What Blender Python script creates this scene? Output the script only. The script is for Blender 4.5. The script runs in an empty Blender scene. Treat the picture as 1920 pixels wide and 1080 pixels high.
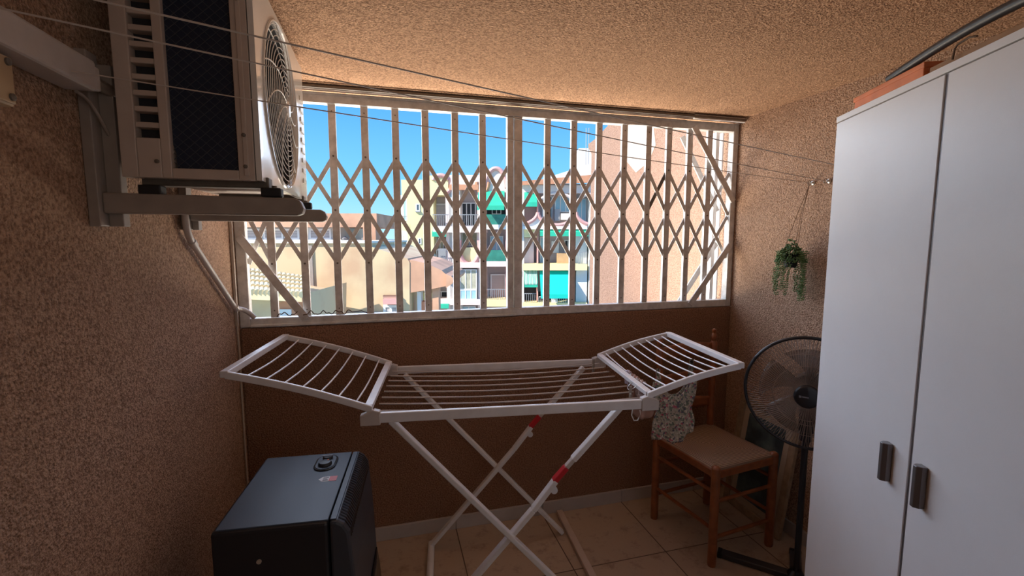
import bpy, bmesh, math, random
from mathutils import Vector, Matrix
random.seed(7)
SC = bpy.context.scene
COL = SC.collection
PI = math.pi

# ---------------------------------------------------------------- camera
F, PITCH, YAW, H = 874.0, math.radians(6.14), math.radians(15.2), 1.45
fwd = Vector((math.sin(YAW)*math.cos(PITCH), math.cos(YAW)*math.cos(PITCH), -math.sin(PITCH)))
rgt = Vector((math.cos(YAW), -math.sin(YAW), 0))
upv = rgt.cross(fwd)
cd = bpy.data.cameras.new('camera'); cam = bpy.data.objects.new('camera', cd); COL.objects.link(cam)
cd.sensor_width = 36; cd.lens = 36*F/1920; cd.clip_start = 0.02; cd.clip_end = 500
m = Matrix((rgt, upv, -fwd)).transposed().to_4x4(); m.translation = Vector((0, 0, H)); cam.matrix_world = m
SC.camera = cam

# ---------------------------------------------------------------- world, sun, added fill lamps
w = bpy.data.worlds.new('sky'); SC.world = w; w.use_nodes = True
nt = w.node_tree; nt.nodes.clear()
wo = nt.nodes.new('ShaderNodeOutputWorld'); bg = nt.nodes.new('ShaderNodeBackground')
tc = nt.nodes.new('ShaderNodeTexCoord'); sx = nt.nodes.new('ShaderNodeSeparateXYZ'); rp = nt.nodes.new('ShaderNodeValToRGB')
nt.links.new(tc.outputs['Generated'], sx.inputs[0]); nt.links.new(sx.outputs['Z'], rp.inputs[0])
nt.links.new(rp.outputs[0], bg.inputs[0]); nt.links.new(bg.outputs[0], wo.inputs[0])
e = rp.color_ramp.elements
e[0].position = 0.0; e[0].color = (0.46, 0.80, 0.95, 1)
e[1].position = 0.30; e[1].color = (0.072, 0.345, 0.95, 1)
k = e.new(0.12); k.color = (0.19, 0.58, 0.98, 1)
k = e.new(0.8); k.color = (0.05, 0.22, 0.62, 1)
bg.inputs[1].default_value = 1.25

def sunlamp(name, d, strength, angle, col):
    l = bpy.data.lights.new(name, 'SUN'); l.energy = strength; l.angle = math.radians(angle); l.color = col
    o = bpy.data.objects.new(name, l); COL.objects.link(o)
    o.rotation_euler = Vector(d).to_track_quat('-Z', 'Y').to_euler(); return o
def arealamp(name, loc, d, sx_, sy_, power, col):
    l = bpy.data.lights.new(name, 'AREA'); l.shape = 'RECTANGLE'; l.size = sx_; l.size_y = sy_; l.energy = power; l.color = col
    o = bpy.data.objects.new(name, l); COL.objects.link(o); o.location = loc
    o.rotation_euler = Vector(d).to_track_quat('-Z', 'Y').to_euler(); return o
sunlamp('sun', (0.76, 0.24, -0.60), 7.5, 0.6, (1.0, 0.95, 0.86))
sunlamp('added_sky_fill', (0.45, -0.87, -0.10), 7.6, 95, (0.78, 0.87, 1.0))  # extra wide-disc sun lamp, added to brighten the room through the window
arealamp('added_bounce_fill', (0.35, 3.15, 0.45), (0.05, -0.62, 0.8), 2.2, 1.0, 150, (1.0, 0.86, 0.70))  # added lamp hidden below the sill to lift the ceiling; no terrace is modelled
arealamp('added_rear_fill', (0.9, -1.2, 1.6), (-0.1, 1, -0.05), 1.2, 1.2, 5.0, (1.0, 0.90, 0.82))  # weak fill lamp added behind the camera, not a real source

vs = SC.view_settings
vs.view_transform = 'Standard'; vs.look = 'None'; vs.exposure = 0.0; vs.gamma = 1.0; vs.use_curve_mapping = False

# ---------------------------------------------------------------- materials
def mat(name, col, rough=0.6, metal=0.0, var=0.0, vscale=20.0, bump=0.0, bscale=200.0, bdist=0.002, col2=None,
        dirt=0.0, dscale=3.0, spec=0.5, fac_lo=0.35, fac_hi=0.65, coat=0.0):
    M = bpy.data.materials.new(name); M.use_nodes = True
    n = M.node_tree; b = n.nodes['Principled BSDF']
    b.inputs['Roughness'].default_value = rough; b.inputs['Metallic'].default_value = metal
    b.inputs['Specular IOR Level'].default_value = spec
    b.inputs['Coat Weight'].default_value = coat
    base = (*col, 1)
    b.inputs['Base Color'].default_value = base
    tcn = n.nodes.new('ShaderNodeTexCoord')
    src = None
    if var > 0 or col2:
        no = n.nodes.new('ShaderNodeTexNoise'); no.inputs['Scale'].default_value = vscale; no.inputs['Detail'].default_value = 4
        n.links.new(tcn.outputs['Object'], no.inputs['Vector'])
        mr = n.nodes.new('ShaderNodeMapRange'); mr.inputs[1].default_value = fac_lo; mr.inputs[2].default_value = fac_hi
        n.links.new(no.outputs['Fac'], mr.inputs[0])
        mx = n.nodes.new('ShaderNodeMix'); mx.data_type = 'RGBA'
        c2 = col2 if col2 else tuple(max(0, c*(1-var)) for c in col)
        mx.inputs[6].default_value = base; mx.inputs[7].default_value = (*c2, 1)
        n.links.new(mr.outputs[0], mx.inputs[0]); src = mx.outputs[2]
    if dirt > 0:
        no2 = n.nodes.new('ShaderNodeTexNoise'); no2.inputs['Scale'].default_value = dscale; no2.inputs['Detail'].default_value = 6
        no2.inputs['Roughness'].default_value = 0.7
        n.links.new(tcn.outputs['Object'], no2.inputs['Vector'])
        mr2 = n.nodes.new('ShaderNodeMapRange'); mr2.inputs[1].default_value = 0.45; mr2.inputs[2].default_value = 0.75
        mr2.inputs[3].default_value = 0; mr2.inputs[4].default_value = dirt
        n.links.new(no2.outputs['Fac'], mr2.inputs[0])
        m2 = n.nodes.new('ShaderNodeMix'); m2.data_type = 'RGBA'
        if src: n.links.new(src, m2.inputs[6])
        else: m2.inputs[6].default_value = base
        m2.inputs[7].default_value = (col[0]*.35, col[1]*.30, col[2]*.26, 1)
        n.links.new(mr2.outputs[0], m2.inputs[0]); src = m2.outputs[2]
    if src: n.links.new(src, b.inputs['Base Color'])
    if bump > 0:
        nb = n.nodes.new('ShaderNodeTexNoise'); nb.inputs['Scale'].default_value = bscale; nb.inputs['Detail'].default_value = 3
        n.links.new(tcn.outputs['Object'], nb.inputs['Vector'])
        bp = n.nodes.new('ShaderNodeBump'); bp.inputs['Strength'].default_value = bump; bp.inputs['Distance'].default_value = bdist
        n.links.new(nb.outputs['Fac'], bp.inputs['Height']); n.links.new(bp.outputs[0], b.inputs['Normal'])
    return M

def stucco(name, c1, c2, c3):
    M = bpy.data.materials.new(name); M.use_nodes = True
    n = M.node_tree; b = n.nodes['Principled BSDF']; b.inputs['Roughness'].default_value = 0.85
    b.inputs['Specular IOR Level'].default_value = 0.25
    tcn = n.nodes.new('ShaderNodeTexCoord')
    a = n.nodes.new('ShaderNodeTexNoise'); a.inputs['Scale'].default_value = 150; a.inputs['Detail'].default_value = 3; a.inputs['Roughness'].default_value = 0.6
    g = n.nodes.new('ShaderNodeTexVoronoi'); g.inputs['Scale'].default_value = 190
    l = n.nodes.new('ShaderNodeTexNoise'); l.inputs['Scale'].default_value = 1.6; l.inputs['Detail'].default_value = 5
    for q in (a, g, l): n.links.new(tcn.outputs['Object'], q.inputs['Vector'])
    r = n.nodes.new('ShaderNodeValToRGB'); n.links.new(a.outputs['Fac'], r.inputs[0])
    el = r.color_ramp.elements; el[0].position = 0.36; el[0].color = (*c2, 1); el[1].position = 0.60; el[1].color = (*c1, 1)
    mx = n.nodes.new('ShaderNodeMix'); mx.data_type = 'RGBA'
    mr = n.nodes.new('ShaderNodeMapRange'); mr.inputs[1].default_value = 0.4; mr.inputs[2].default_value = 0.7; mr.inputs[4].default_value = 0.35
    n.links.new(l.outputs['Fac'], mr.inputs[0]); n.links.new(mr.outputs[0], mx.inputs[0])
    n.links.new(r.outputs[0], mx.inputs[6]); mx.inputs[7].default_value = (*c3, 1)
    n.links.new(mx.outputs[2], b.inputs['Base Color'])
    ad = n.nodes.new('ShaderNodeMath'); ad.operation = 'SUBTRACT'
    n.links.new(a.outputs['Fac'], ad.inputs[0])
    ml = n.nodes.new('ShaderNodeMath'); ml.operation = 'MULTIPLY'; ml.inputs[1].default_value = 0.5
    n.links.new(g.outputs['Distance'], ml.inputs[0]); n.links.new(ml.outputs[0], ad.inputs[1])
    bp = n.nodes.new('ShaderNodeBump'); bp.inputs['Strength'].default_value = 1.0; bp.inputs['Distance'].default_value = 0.009
    n.links.new(ad.outputs[0], bp.inputs['Height']); n.links.new(bp.outputs[0], b.inputs['Normal'])
    return M

def glass_mat(name, col, alpha=0.35):
    M = mat(name, col, 0.08); M.node_tree.nodes['Principled BSDF'].inputs['Alpha'].default_value = alpha; return M

M = {}
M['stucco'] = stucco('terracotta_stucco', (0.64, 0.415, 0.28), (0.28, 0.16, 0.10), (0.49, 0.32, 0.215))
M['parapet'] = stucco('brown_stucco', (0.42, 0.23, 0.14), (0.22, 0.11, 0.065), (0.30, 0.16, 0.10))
M['ceiling'] = stucco('ceiling_stucco', (0.72, 0.44, 0.27), (0.32, 0.175, 0.10), (0.52, 0.31, 0.18))
M['grille'] = mat('aged_white_paint', (0.76, 0.74, 0.71), 0.45, var=.18, vscale=30, dirt=.55, dscale=14, bump=.1)
M['grille_dark'] = mat('weathered_steel', (0.16, 0.135, 0.11), 0.6, dirt=.5, dscale=30)
M['rust'] = mat('rusty_wire', (0.16, 0.10, 0.06), 0.7, var=.4, vscale=60)
M['ac_white'] = mat('white_enamel', (0.80, 0.78, 0.74), 0.16, var=.04, vscale=6, coat=.3)
M['ac_side'] = mat('beige_enamel', (0.60, 0.50, 0.43), 0.45, var=.08)
M['ac_dark'] = mat('dark_interior', (0.025, 0.025, 0.03), 0.7)
M['blue_mesh'] = None
M['wire_white'] = mat('white_coated_wire', (0.82, 0.80, 0.76), 0.35)
M['black_rubber'] = mat('black_rubber', (0.012, 0.012, 0.014), 0.6)
M['bracket'] = mat('grey_painted_steel', (0.36, 0.31, 0.27), 0.5, var=.15)
M['pvc'] = mat('grey_white_plastic', (0.62, 0.57, 0.54), 0.4, var=.08)
M['cable_cream'] = mat('cream_cable', (0.50, 0.42, 0.34), 0.5)
M['boxplastic'] = mat('yellowed_plastic', (0.50, 0.36, 0.22), 0.45)
M['rack'] = mat('white_rack_plastic', (0.82, 0.82, 0.84), 0.35, var=.04, dirt=.12, dscale=10)
M['rack_wire'] = mat('white_rack_wire', (0.86, 0.85, 0.86), 0.3)
M['rack_wire_grey'] = mat('grey_plastic_wire', (0.55, 0.50, 0.47), 0.45)
M['red'] = mat('red_plastic', (0.55, 0.015, 0.025), 0.35)
M['heater_top'] = mat('slate_blue_metal', (0.048, 0.068, 0.105), 0.42, bump=.15, bscale=500, bdist=.0008)
M['heater'] = mat('charcoal_plastic', (0.020, 0.022, 0.029), 0.4)
M['heater_front'] = mat('dark_slate_plastic', (0.045, 0.055, 0.075), 0.4)
M['heater_gloss'] = mat('black_gloss', (0.01, 0.01, 0.013), 0.15)
M['sticker_white'] = mat('white_sticker', (0.75, 0.77, 0.82), 0.4)
M['sticker_red'] = mat('red_sticker', (0.65, 0.10, 0.10), 0.4)
M['ink'] = mat('grey_ink', (0.12, 0.14, 0.20), 0.5)
M['wardrobe'] = mat('white_melamine', (0.86, 0.85, 0.85), 0.34, bump=.12, bscale=380, bdist=.0008, dirt=.06, dscale=4)
M['alu'] = mat('dark_aluminium', (0.22, 0.20, 0.20), 0.38, metal=.7)
M['chairwood'] = mat('varnished_pine', (0.34, 0.105, 0.035), 0.35, var=.35, vscale=25, coat=.2)
M['rush'] = None
M['fan_black'] = mat('black_plastic', (0.012, 0.012, 0.015), 0.35)
M['fan_wire'] = mat('brown_tinted_wire', (0.26, 0.19, 0.15), 0.45, metal=.2)  # brownish reflection on the guard is put into the wire colour
M['gold_ring'] = mat('bronze_ring', (0.12, 0.09, 0.07), 0.35, metal=.5)
M['base_metal'] = mat('dark_base', (0.05, 0.048, 0.05), 0.45)
M['logo'] = mat('silver_print', (0.22, 0.22, 0.24), 0.4)
M['frame_wood'] = mat('worn_beige_frame', (0.42, 0.30, 0.19), 0.5, var=.3, vscale=30)
M['mount'] = mat('cream_mount', (0.50, 0.42, 0.32), 0.6)
M['leaf'] = mat('green_leaf', (0.055, 0.13, 0.045), 0.45, col2=(0.10, 0.20, 0.06), vscale=60)
M['leaf_light'] = mat('light_green_leaf', (0.11, 0.20, 0.07), 0.45, col2=(0.16, 0.26, 0.09), vscale=60)
M['cord'] = mat('jute_cord', (0.20, 0.12, 0.07), 0.8)
M['line'] = mat('clothesline_plastic', (0.55, 0.48, 0.43), 0.45)
M['steel'] = mat('zinc_steel', (0.55, 0.52, 0.48), 0.3, metal=.8)
M['orange'] = mat('orange_board', (0.90, 0.26, 0.08), 0.5, var=.2, vscale=14)
M['cardboard'] = mat('brown_cardboard', (0.40, 0.22, 0.11), 0.7, var=.2)
M['hose'] = mat('dark_grey_rubber', (0.055, 0.058, 0.062), 0.4)
M['plank'] = mat('painted_board', (0.62, 0.50, 0.42), 0.55, var=.15, vscale=10)
M['lilac'] = mat('lilac_fabric', (0.66, 0.60, 0.72), 0.8)
M['stripe'] = mat('striped_fabric', (0.66, 0.52, 0.48), 0.8, col2=(0.16, 0.09, 0.09), vscale=60)
M['pinkcloth'] = mat('faded_pink_fabric', (0.45, 0.26, 0.20), 0.8, var=.2)
M['peg'] = mat('grey_peg', (0.30, 0.24, 0.19), 0.5)
M['brown_trim'] = mat('brown_painted_trim', (0.20, 0.14, 0.11), 0.5, var=.2)
M['tileskirt'] = mat('ceramic_skirting', (0.55, 0.50, 0.47), 0.35, var=.12, vscale=5, dirt=.3)

def blue_mesh():
    Mm = bpy.data.materials.new('navy_coil_mesh'); Mm.use_nodes = True; n = Mm.node_tree; b = n.nodes['Principled BSDF']
    b.inputs['Base Color'].default_value = (0.012, 0.022, 0.05, 1); b.inputs['Roughness'].default_value = .5
    return Mm
M['blue_mesh'] = blue_mesh()

def rush():
    Mm = bpy.data.materials.new('woven_rush'); Mm.use_nodes = True; n = Mm.node_tree; b = n.nodes['Principled BSDF']
    tcn = n.nodes.new('ShaderNodeTexCoord'); sp = n.nodes.new('ShaderNodeSeparateXYZ'); n.links.new(tcn.outputs['Object'], sp.inputs[0])
    ax = n.nodes.new('ShaderNodeMath'); ax.operation = 'ABSOLUTE'; n.links.new(sp.outputs[0], ax.inputs[0])
    ay = n.nodes.new('ShaderNodeMath'); ay.operation = 'ABSOLUTE'; n.links.new(sp.outputs[1], ay.inputs[0])
    mxx = n.nodes.new('ShaderNodeMath'); mxx.operation = 'MAXIMUM'; n.links.new(ax.outputs[0], mxx.inputs[0]); n.links.new(ay.outputs[0], mxx.inputs[1])
    ml = n.nodes.new('ShaderNodeMath'); ml.operation = 'MULTIPLY'; ml.inputs[1].default_value = 620; n.links.new(mxx.outputs[0], ml.inputs[0])
    sn = n.nodes.new('ShaderNodeMath'); sn.operation = 'SINE'; n.links.new(ml.outputs[0], sn.inputs[0])
    r = n.nodes.new('ShaderNodeValToRGB'); mr = n.nodes.new('ShaderNodeMapRange'); mr.inputs[1].default_value = -1
    n.links.new(sn.outputs[0], mr.inputs[0]); n.links.new(mr.outputs[0], r.inputs[0])
    r.color_ramp.elements[0].color = (0.14, 0.07, 0.04, 1); r.color_ramp.elements[1].color = (0.52, 0.36, 0.25, 1)
    n.links.new(r.outputs[0], b.inputs['Base Color']); b.inputs['Roughness'].default_value = .5
    bp = n.nodes.new('ShaderNodeBump'); bp.inputs['Distance'].default_value = .002; n.links.new(mr.outputs[0], bp.inputs['Height']); n.links.new(bp.outputs[0], b.inputs['Normal'])
    return Mm
M['rush'] = rush()

def floral():
    Mm = bpy.data.materials.new('floral_fabric'); Mm.use_nodes = True; n = Mm.node_tree; b = n.nodes['Principled BSDF']
    tcn = n.nodes.new('ShaderNodeTexCoord')
    v = n.nodes.new('ShaderNodeTexVoronoi'); v.inputs['Scale'].default_value = 130; n.links.new(tcn.outputs['Object'], v.inputs['Vector'])
    sp = n.nodes.new('ShaderNodeSeparateColor'); n.links.new(v.outputs['Color'], sp.inputs[0])
    r = n.nodes.new('ShaderNodeValToRGB'); r.color_ramp.interpolation = 'CONSTANT'; n.links.new(sp.outputs[0], r.inputs[0])
    el = r.color_ramp.elements; el[0].position = 0; el[0].color = (0.46, 0.41, 0.32, 1); el[1].position = .36; el[1].color = (0.20, 0.23, 0.18, 1)
    for p, c in ((.58, (.50, .42, .34)), (.72, (.15, .13, .17)), (.82, (.66, .60, .50)), (.93, (.50, .14, .18))):
        q = el.new(p); q.color = (*c, 1)
    n.links.new(r.outputs[0], b.inputs['Base Color']); b.inputs['Roughness'].default_value = .85
    bp = n.nodes.new('ShaderNodeBump'); bp.inputs['Distance'].default_value = .004; n.links.new(v.outputs['Distance'], bp.inputs['Height']); n.links.new(bp.outputs[0], b.inputs['Normal'])
    return Mm
M['floral'] = floral()

def tiles():
    Mm = bpy.data.materials.new('beige_floor_tiles'); Mm.use_nodes = True; n = Mm.node_tree; b = n.nodes['Principled BSDF']
    tcn = n.nodes.new('ShaderNodeTexCoord'); mp = n.nodes.new('ShaderNodeMapping')
    mp.inputs['Location'].default_value = (-0.305+.4575*4, -1.765+.4575*8, 0); n.links.new(tcn.outputs['Object'], mp.inputs['Vector'])
    br = n.nodes.new('ShaderNodeTexBrick'); br.offset = 0; br.squash = 1
    br.inputs['Scale'].default_value = 1; br.inputs['Brick Width'].default_value = .4575; br.inputs['Row Height'].default_value = .4575
    br.inputs['Mortar Size'].default_value = .0028; br.inputs['Mortar Smooth'].default_value = .2
    br.inputs['Color1'].default_value = (0.50, 0.38, 0.28, 1); br.inputs['Color2'].default_value = (0.45, 0.34, 0.25, 1); br.inputs['Mortar'].default_value = (0.10, 0.06, 0.04, 1)
    n.links.new(mp.outputs[0], br.inputs['Vector'])
    no = n.nodes.new('ShaderNodeTexNoise'); no.inputs['Scale'].default_value = 11; no.inputs['Detail'].default_value = 9; no.inputs['Roughness'].default_value = .75
    n.links.new(tcn.outputs['Object'], no.inputs['Vector'])
    mr = n.nodes.new('ShaderNodeMapRange'); mr.inputs[1].default_value = .52; mr.inputs[2].default_value = .72; mr.inputs[4].default_value = .8
    n.links.new(no.outputs['Fac'], mr.inputs[0])
    mx = n.nodes.new('ShaderNodeMix'); mx.data_type = 'RGBA'; n.links.new(mr.outputs[0], mx.inputs[0]); n.links.new(br.outputs[0], mx.inputs[6])
    mx.inputs[7].default_value = (0.20, 0.12, 0.075, 1); n.links.new(mx.outputs[2], b.inputs['Base Color'])
    b.inputs['Roughness'].default_value = .45
    return Mm
M['tiles'] = tiles()

def painting():
    Mm = bpy.data.materials.new('blue_green_picture'); Mm.use_nodes = True; n = Mm.node_tree; b = n.nodes['Principled BSDF']
    tcn = n.nodes.new('ShaderNodeTexCoord'); no = n.nodes.new('ShaderNodeTexNoise'); no.inputs['Scale'].default_value = 6; no.inputs['Detail'].default_value = 6
    n.links.new(tcn.outputs['Object'], no.inputs['Vector']); r = n.nodes.new('ShaderNodeValToRGB'); n.links.new(no.outputs['Fac'], r.inputs[0])
    el = r.color_ramp.elements; el[0].position = .4; el[0].color = (.05, .075, .09, 1); el[1].position = .75; el[1].color = (.25, .32, .33, 1)
    q = el.new(.55); q.color = (.11, .17, .19, 1)
    n.links.new(r.outputs[0], b.inputs['Base Color']); b.inputs['Roughness'].default_value = .25
    return Mm
M['painting'] = painting()

# exterior
X = {}
X['white'] = mat('white_render', (0.86, 0.82, 0.76), 0.8, var=.08, vscale=.8)
X['cream'] = mat('cream_render', (0.72, 0.55, 0.33), 0.85, var=.0, vscale=.8, col2=(0.60, 0.38, 0.23), fac_lo=.42, fac_hi=.66)
X['yellow'] = mat('yellow_render', (0.86, 0.76, 0.40), 0.85, var=.12, vscale=.5)
X['pinkwhite'] = mat('pale_pink_render', (0.82, 0.66, 0.60), 0.85, var=.08, vscale=.5)
X['pink'] = mat('dusty_pink_moulding', (0.72, 0.38, 0.35), 0.8, var=.1, vscale=1)
X['brick'] = mat('orange_brick', (0.66, 0.30, 0.17), 0.85, var=.2, vscale=1.5)
X['terracotta'] = mat('terracotta_render', (0.70, 0.38, 0.24), 0.85, var=.25, vscale=1.2)
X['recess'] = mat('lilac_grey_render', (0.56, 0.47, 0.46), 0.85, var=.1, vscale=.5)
X['shutter'] = None
X['glass'] = mat('window_glass', (0.10, 0.13, 0.15), 0.12)
X['blueglass'] = mat('pale_blue_glass', (0.35, 0.55, 0.65), 0.12)
X['frame'] = mat('white_window_frame', (0.82, 0.80, 0.78), 0.5)
X['rail'] = mat('grey_railing', (0.30, 0.30, 0.31), 0.5)
X['greenglass'] = mat('green_balcony_glass', (0.05, 0.26, 0.19), 0.2, var=.3, vscale=2)
X['awning'] = mat('green_awning', (0.03, 0.50, 0.31), 0.7, var=.12, vscale=2)
X['teal'] = mat('turquoise_awning', (0.0, 0.58, 0.47), 0.7, var=.06, vscale=2)
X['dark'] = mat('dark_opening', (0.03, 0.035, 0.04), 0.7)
X['curtain'] = mat('yellowish_curtain', (0.55, 0.52, 0.38), 0.8, var=.3, vscale=3)
X['wood'] = mat('light_wood', (0.60, 0.36, 0.18), 0.7, var=.15, vscale=3)
X['tile'] = mat('yellow_roof_tile', (0.80, 0.64, 0.38), 0.85, var=.15, vscale=4)
X['ground'] = mat('asphalt', (0.35, 0.32, 0.29), 0.9)
X['plaster'] = mat('grey_plaster', (0.40, 0.33, 0.28), 0.9, var=.1)
X['neighbour'] = stucco('pink_stucco', (0.42, 0.255, 0.18), (0.22, 0.125, 0.085), (0.35, 0.22, 0.155))
def shutter_m(name, c1, c2, sc):
    Mm = bpy.data.materials.new(name); Mm.use_nodes = True; n = Mm.node_tree; b = n.nodes['Principled BSDF']
    tcn = n.nodes.new('ShaderNodeTexCoord'); wv = n.nodes.new('ShaderNodeTexWave'); wv.bands_direction = 'Z'; wv.inputs['Scale'].default_value = sc
    n.links.new(tcn.outputs['Object'], wv.inputs['Vector']); r = n.nodes.new('ShaderNodeValToRGB'); n.links.new(wv.outputs['Fac'], r.inputs[0])
    r.color_ramp.elements[0].color = (*c1, 1); r.color_ramp.elements[1].color = (*c2, 1)
    n.links.new(r.outputs[0], b.inputs['Base Color']); b.inputs['Roughness'].default_value = .6
    return Mm
X['shutter'] = shutter_m('grey_roller_shutter', (0.42, 0.38, 0.37), (0.56, 0.51, 0.50), 3)
X['stripes'] = shutter_m('brown_shutter', (0.20, 0.10, 0.07), (0.5, 0.32, 0.25), 2)

# ---------------------------------------------------------------- geometry helpers
def basis(zdir, hint=(0, 0, 1)):
    z = Vector(zdir).normalized(); h = Vector(hint)
    if abs(z.dot(h)) > .98: h = Vector((0, 1, 0))
    x = h.cross(z).normalized(); y = z.cross(x)
    return x, y, z
class MB:
    def __init__(s): s.bm = bmesh.new()
    def quadbox(s, pts):   # 8 points: bottom 4 then top 4
        v = [s.bm.verts.new(p) for p in pts]
        for f in ((3, 2, 1, 0), (4, 5, 6, 7), (0, 1, 5, 4), (1, 2, 6, 5), (2, 3, 7, 6), (3, 0, 4, 7)): s.bm.faces.new([v[i] for i in f])
        return s
    def box(s, x0, x1, y0, y1, z0, z1):
        x0, x1 = min(x0, x1), max(x0, x1); y0, y1 = min(y0, y1), max(y0, y1); z0, z1 = min(z0, z1), max(z0, z1)
        return s.quadbox([(x0, y0, z0), (x1, y0, z0), (x1, y1, z0), (x0, y1, z0), (x0, y0, z1), (x1, y0, z1), (x1, y1, z1), (x0, y1, z1)])
    def bar(s, a, b, w_, t, hint=(0, 0, 1)):  # rectangular bar a->b; w_ along x-axis of basis, t along y
        a, b = Vector(a), Vector(b); x, y, z = basis(b-a, hint); x *= w_/2; y *= t/2
        return s.quadbox([a-x-y, a+x-y, a+x+y, a-x+y, b-x-y, b+x-y, b+x+y, b-x+y])
    def tube(s, pts, r, n=8, cap=True, closed=False, ry=None, hint=(0, 0, 1)):
        pts = [Vector(p) for p in pts]; rings = []; N = len(pts)
        for i, p in enumerate(pts):
            if closed: d = pts[(i+1) % N]-pts[i-1]
            else: d = pts[min(i+1, N-1)]-pts[max(i-1, 0)]
            x, y, z = basis(d, hint)
            rr = r[i] if isinstance(r, (list, tuple)) else r
            r2 = rr if ry is None else ry
            rings.append([s.bm.verts.new(p+x*rr*math.cos(2*PI*k/n)+y*r2*math.sin(2*PI*k/n)) for k in range(n)])
        m_ = N if closed else N-1
        for i in range(m_):
            A, B = rings[i], rings[(i+1) % N]
            for k in range(n): s.bm.faces.new((A[k], A[(k+1) % n], B[(k+1) % n], B[k]))
        if cap and not closed:
            s.bm.faces.new(rings[0][::-1]); s.bm.faces.new(rings[-1])
        return s
    def lathe(s, prof, c=(0, 0, 0), axis=(0, 0, 1), n=24):
        c = Vector(c); x, y, z = basis(axis); rings = []
        for r, h in prof:
            rings.append([s.bm.verts.new(c+z*h+(x*math.cos(2*PI*k/n)+y*math.sin(2*PI*k/n))*max(r, 1e-4)) for k in range(n)])
        for A, B in zip(rings, rings[1:]):
            for k in range(n): s.bm.faces.new((A[k], A[(k+1) % n], B[(k+1) % n], B[k]))
        s.bm.faces.new(rings[0][::-1]); s.bm.faces.new(rings[-1])
        return s
    def prism(s, poly, axis, a0, a1):  # poly 2D; axis 'x','y','z' extrusion
        def P(u, v_, a):
            return {'x': (a, u, v_), 'y': (u, a, v_), 'z': (u, v_, a)}[axis]
        A = [s.bm.verts.new(P(u, v_, a0)) for u, v_ in poly]; B = [s.bm.verts.new(P(u, v_, a1)) for u, v_ in poly]
        n = len(poly); s.bm.faces.new(A[::-1]); s.bm.faces.new(B)
        for i in range(n): s.bm.faces.new((A[i], A[(i+1) % n], B[(i+1) % n], B[i]))
        return s
    def grid(s, fn, nu, nv):
        V = [[s.bm.verts.new(fn(i/nu, j/nv)) for j in range(nv+1)] for i in range(nu+1)]
        for i in range(nu):
            for j in range(nv): s.bm.faces.new((V[i][j], V[i+1][j], V[i+1][j+1], V[i][j+1]))
        return s
    def blob(s, c, rx, ry, rz, rot=None, seg=6, rings=4):
        mt = Matrix.Translation(Vector(c))
        if rot is not None: mt = mt @ rot.to_4x4()
        mt = mt @ Matrix.Diagonal((rx, ry, rz, 1))
        bmesh.ops.create_uvsphere(s.bm, u_segments=seg, v_segments=rings, radius=1, matrix=mt); return s
    def build(s, name, m_, parent=None, bevel=0, smooth=False, solid=0):
        bmesh.ops.recalc_face_normals(s.bm, faces=s.bm.faces)
        me = bpy.data.meshes.new(name); s.bm.to_mesh(me); s.bm.free(); me.materials.append(m_)
        if smooth:
            for p in me.polygons: p.use_smooth = True
        o = bpy.data.objects.new(name, me); COL.objects.link(o)
        if parent: o.parent = parent
        if solid: q = o.modifiers.new('thickness', 'SOLIDIFY'); q.thickness = solid; q.offset = 0
        if bevel: q = o.modifiers.new('bevel', 'BEVEL'); q.width = bevel; q.segments = 2; q.limit_method = 'ANGLE'; q.angle_limit = math.radians(40)
        if smooth and bevel == 0 and smooth != 'full':
            try: me.set_sharp_from_angle(angle=math.radians(45))
            except Exception: pass
        return o
def tag(o, label, cat, group=None, kind=None):
    o['label'] = label; o['category'] = cat
    if group: o['group'] = group
    if kind: o['kind'] = kind
    return o
def thing(name, loc, rz, label, cat, group=None):
    o = bpy.data.objects.new(name, None); COL.objects.link(o); o.location = loc; o.rotation_euler = (0, 0, rz)
    o.empty_display_size = .1
    return tag(o, label, cat, group)
def struct(o): o['kind'] = 'structure'; return o
def bez(p0, p1, p2, p3, n=12):
    p0, p1, p2, p3 = map(Vector, (p0, p1, p2, p3)); out = []
    for i in range(n+1):
        t = i/n; out.append(p0*(1-t)**3+p1*3*t*(1-t)**2+p2*3*t*t*(1-t)+p3*t**3)
    return out

# ================================================================ SETTING
XL, XR, YF, ZC, YB = -0.61, 1.885, 2.2, 2.09, -1.7
struct(MB().box(XL-.2, XR+.2, YB-.2, YF+.15, -.15, 0).build('floor', M['tiles']))
struct(MB().box(XL-.2, XR+.2, YB-.2, YF+.15, ZC, ZC+.2).build('ceiling', M['ceiling']))
struct(MB().box(XL-.2, XL, YB-.2, YF+.15, 0, ZC).build('wall_left', M['stucco']))
struct(MB().box(XR, XR+.2, YB-.2, YF+.15, 0, ZC).build('wall_right', M['stucco']))
struct(MB().box(XL, XR, YB-.2, YB, 0, ZC).build('wall_rear', M['stucco']))
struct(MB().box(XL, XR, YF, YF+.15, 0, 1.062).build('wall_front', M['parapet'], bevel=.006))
# baseboards
bb = MB()
xs = [XL+.013, -.15, .305, .7625, 1.22, 1.6775, XR-.013]
for a, b in zip(xs, xs[1:]): bb.box(a+.001, b-.001, YF-.012, YF, 0, .068)
struct(bb.build('baseboard_front', M['tileskirt'], bevel=.002))
bb = MB(); y = YB
while y < YF-.02:
    bb.box(XR-.012, XR, y+.001, min(y+.4575, YF-.013)-.001, 0, .068); y += .4575
struct(bb.build('baseboard_right', M['tileskirt'], bevel=.002))
bb = MB(); y = YB
while y < YF-.02:
    bb.box(XL, XL+.012, y+.001, min(y+.4575, YF-.013)-.001, 0, .068); y += .4575
struct(bb.build('baseboard_left', M['tileskirt'], bevel=.002))
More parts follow.
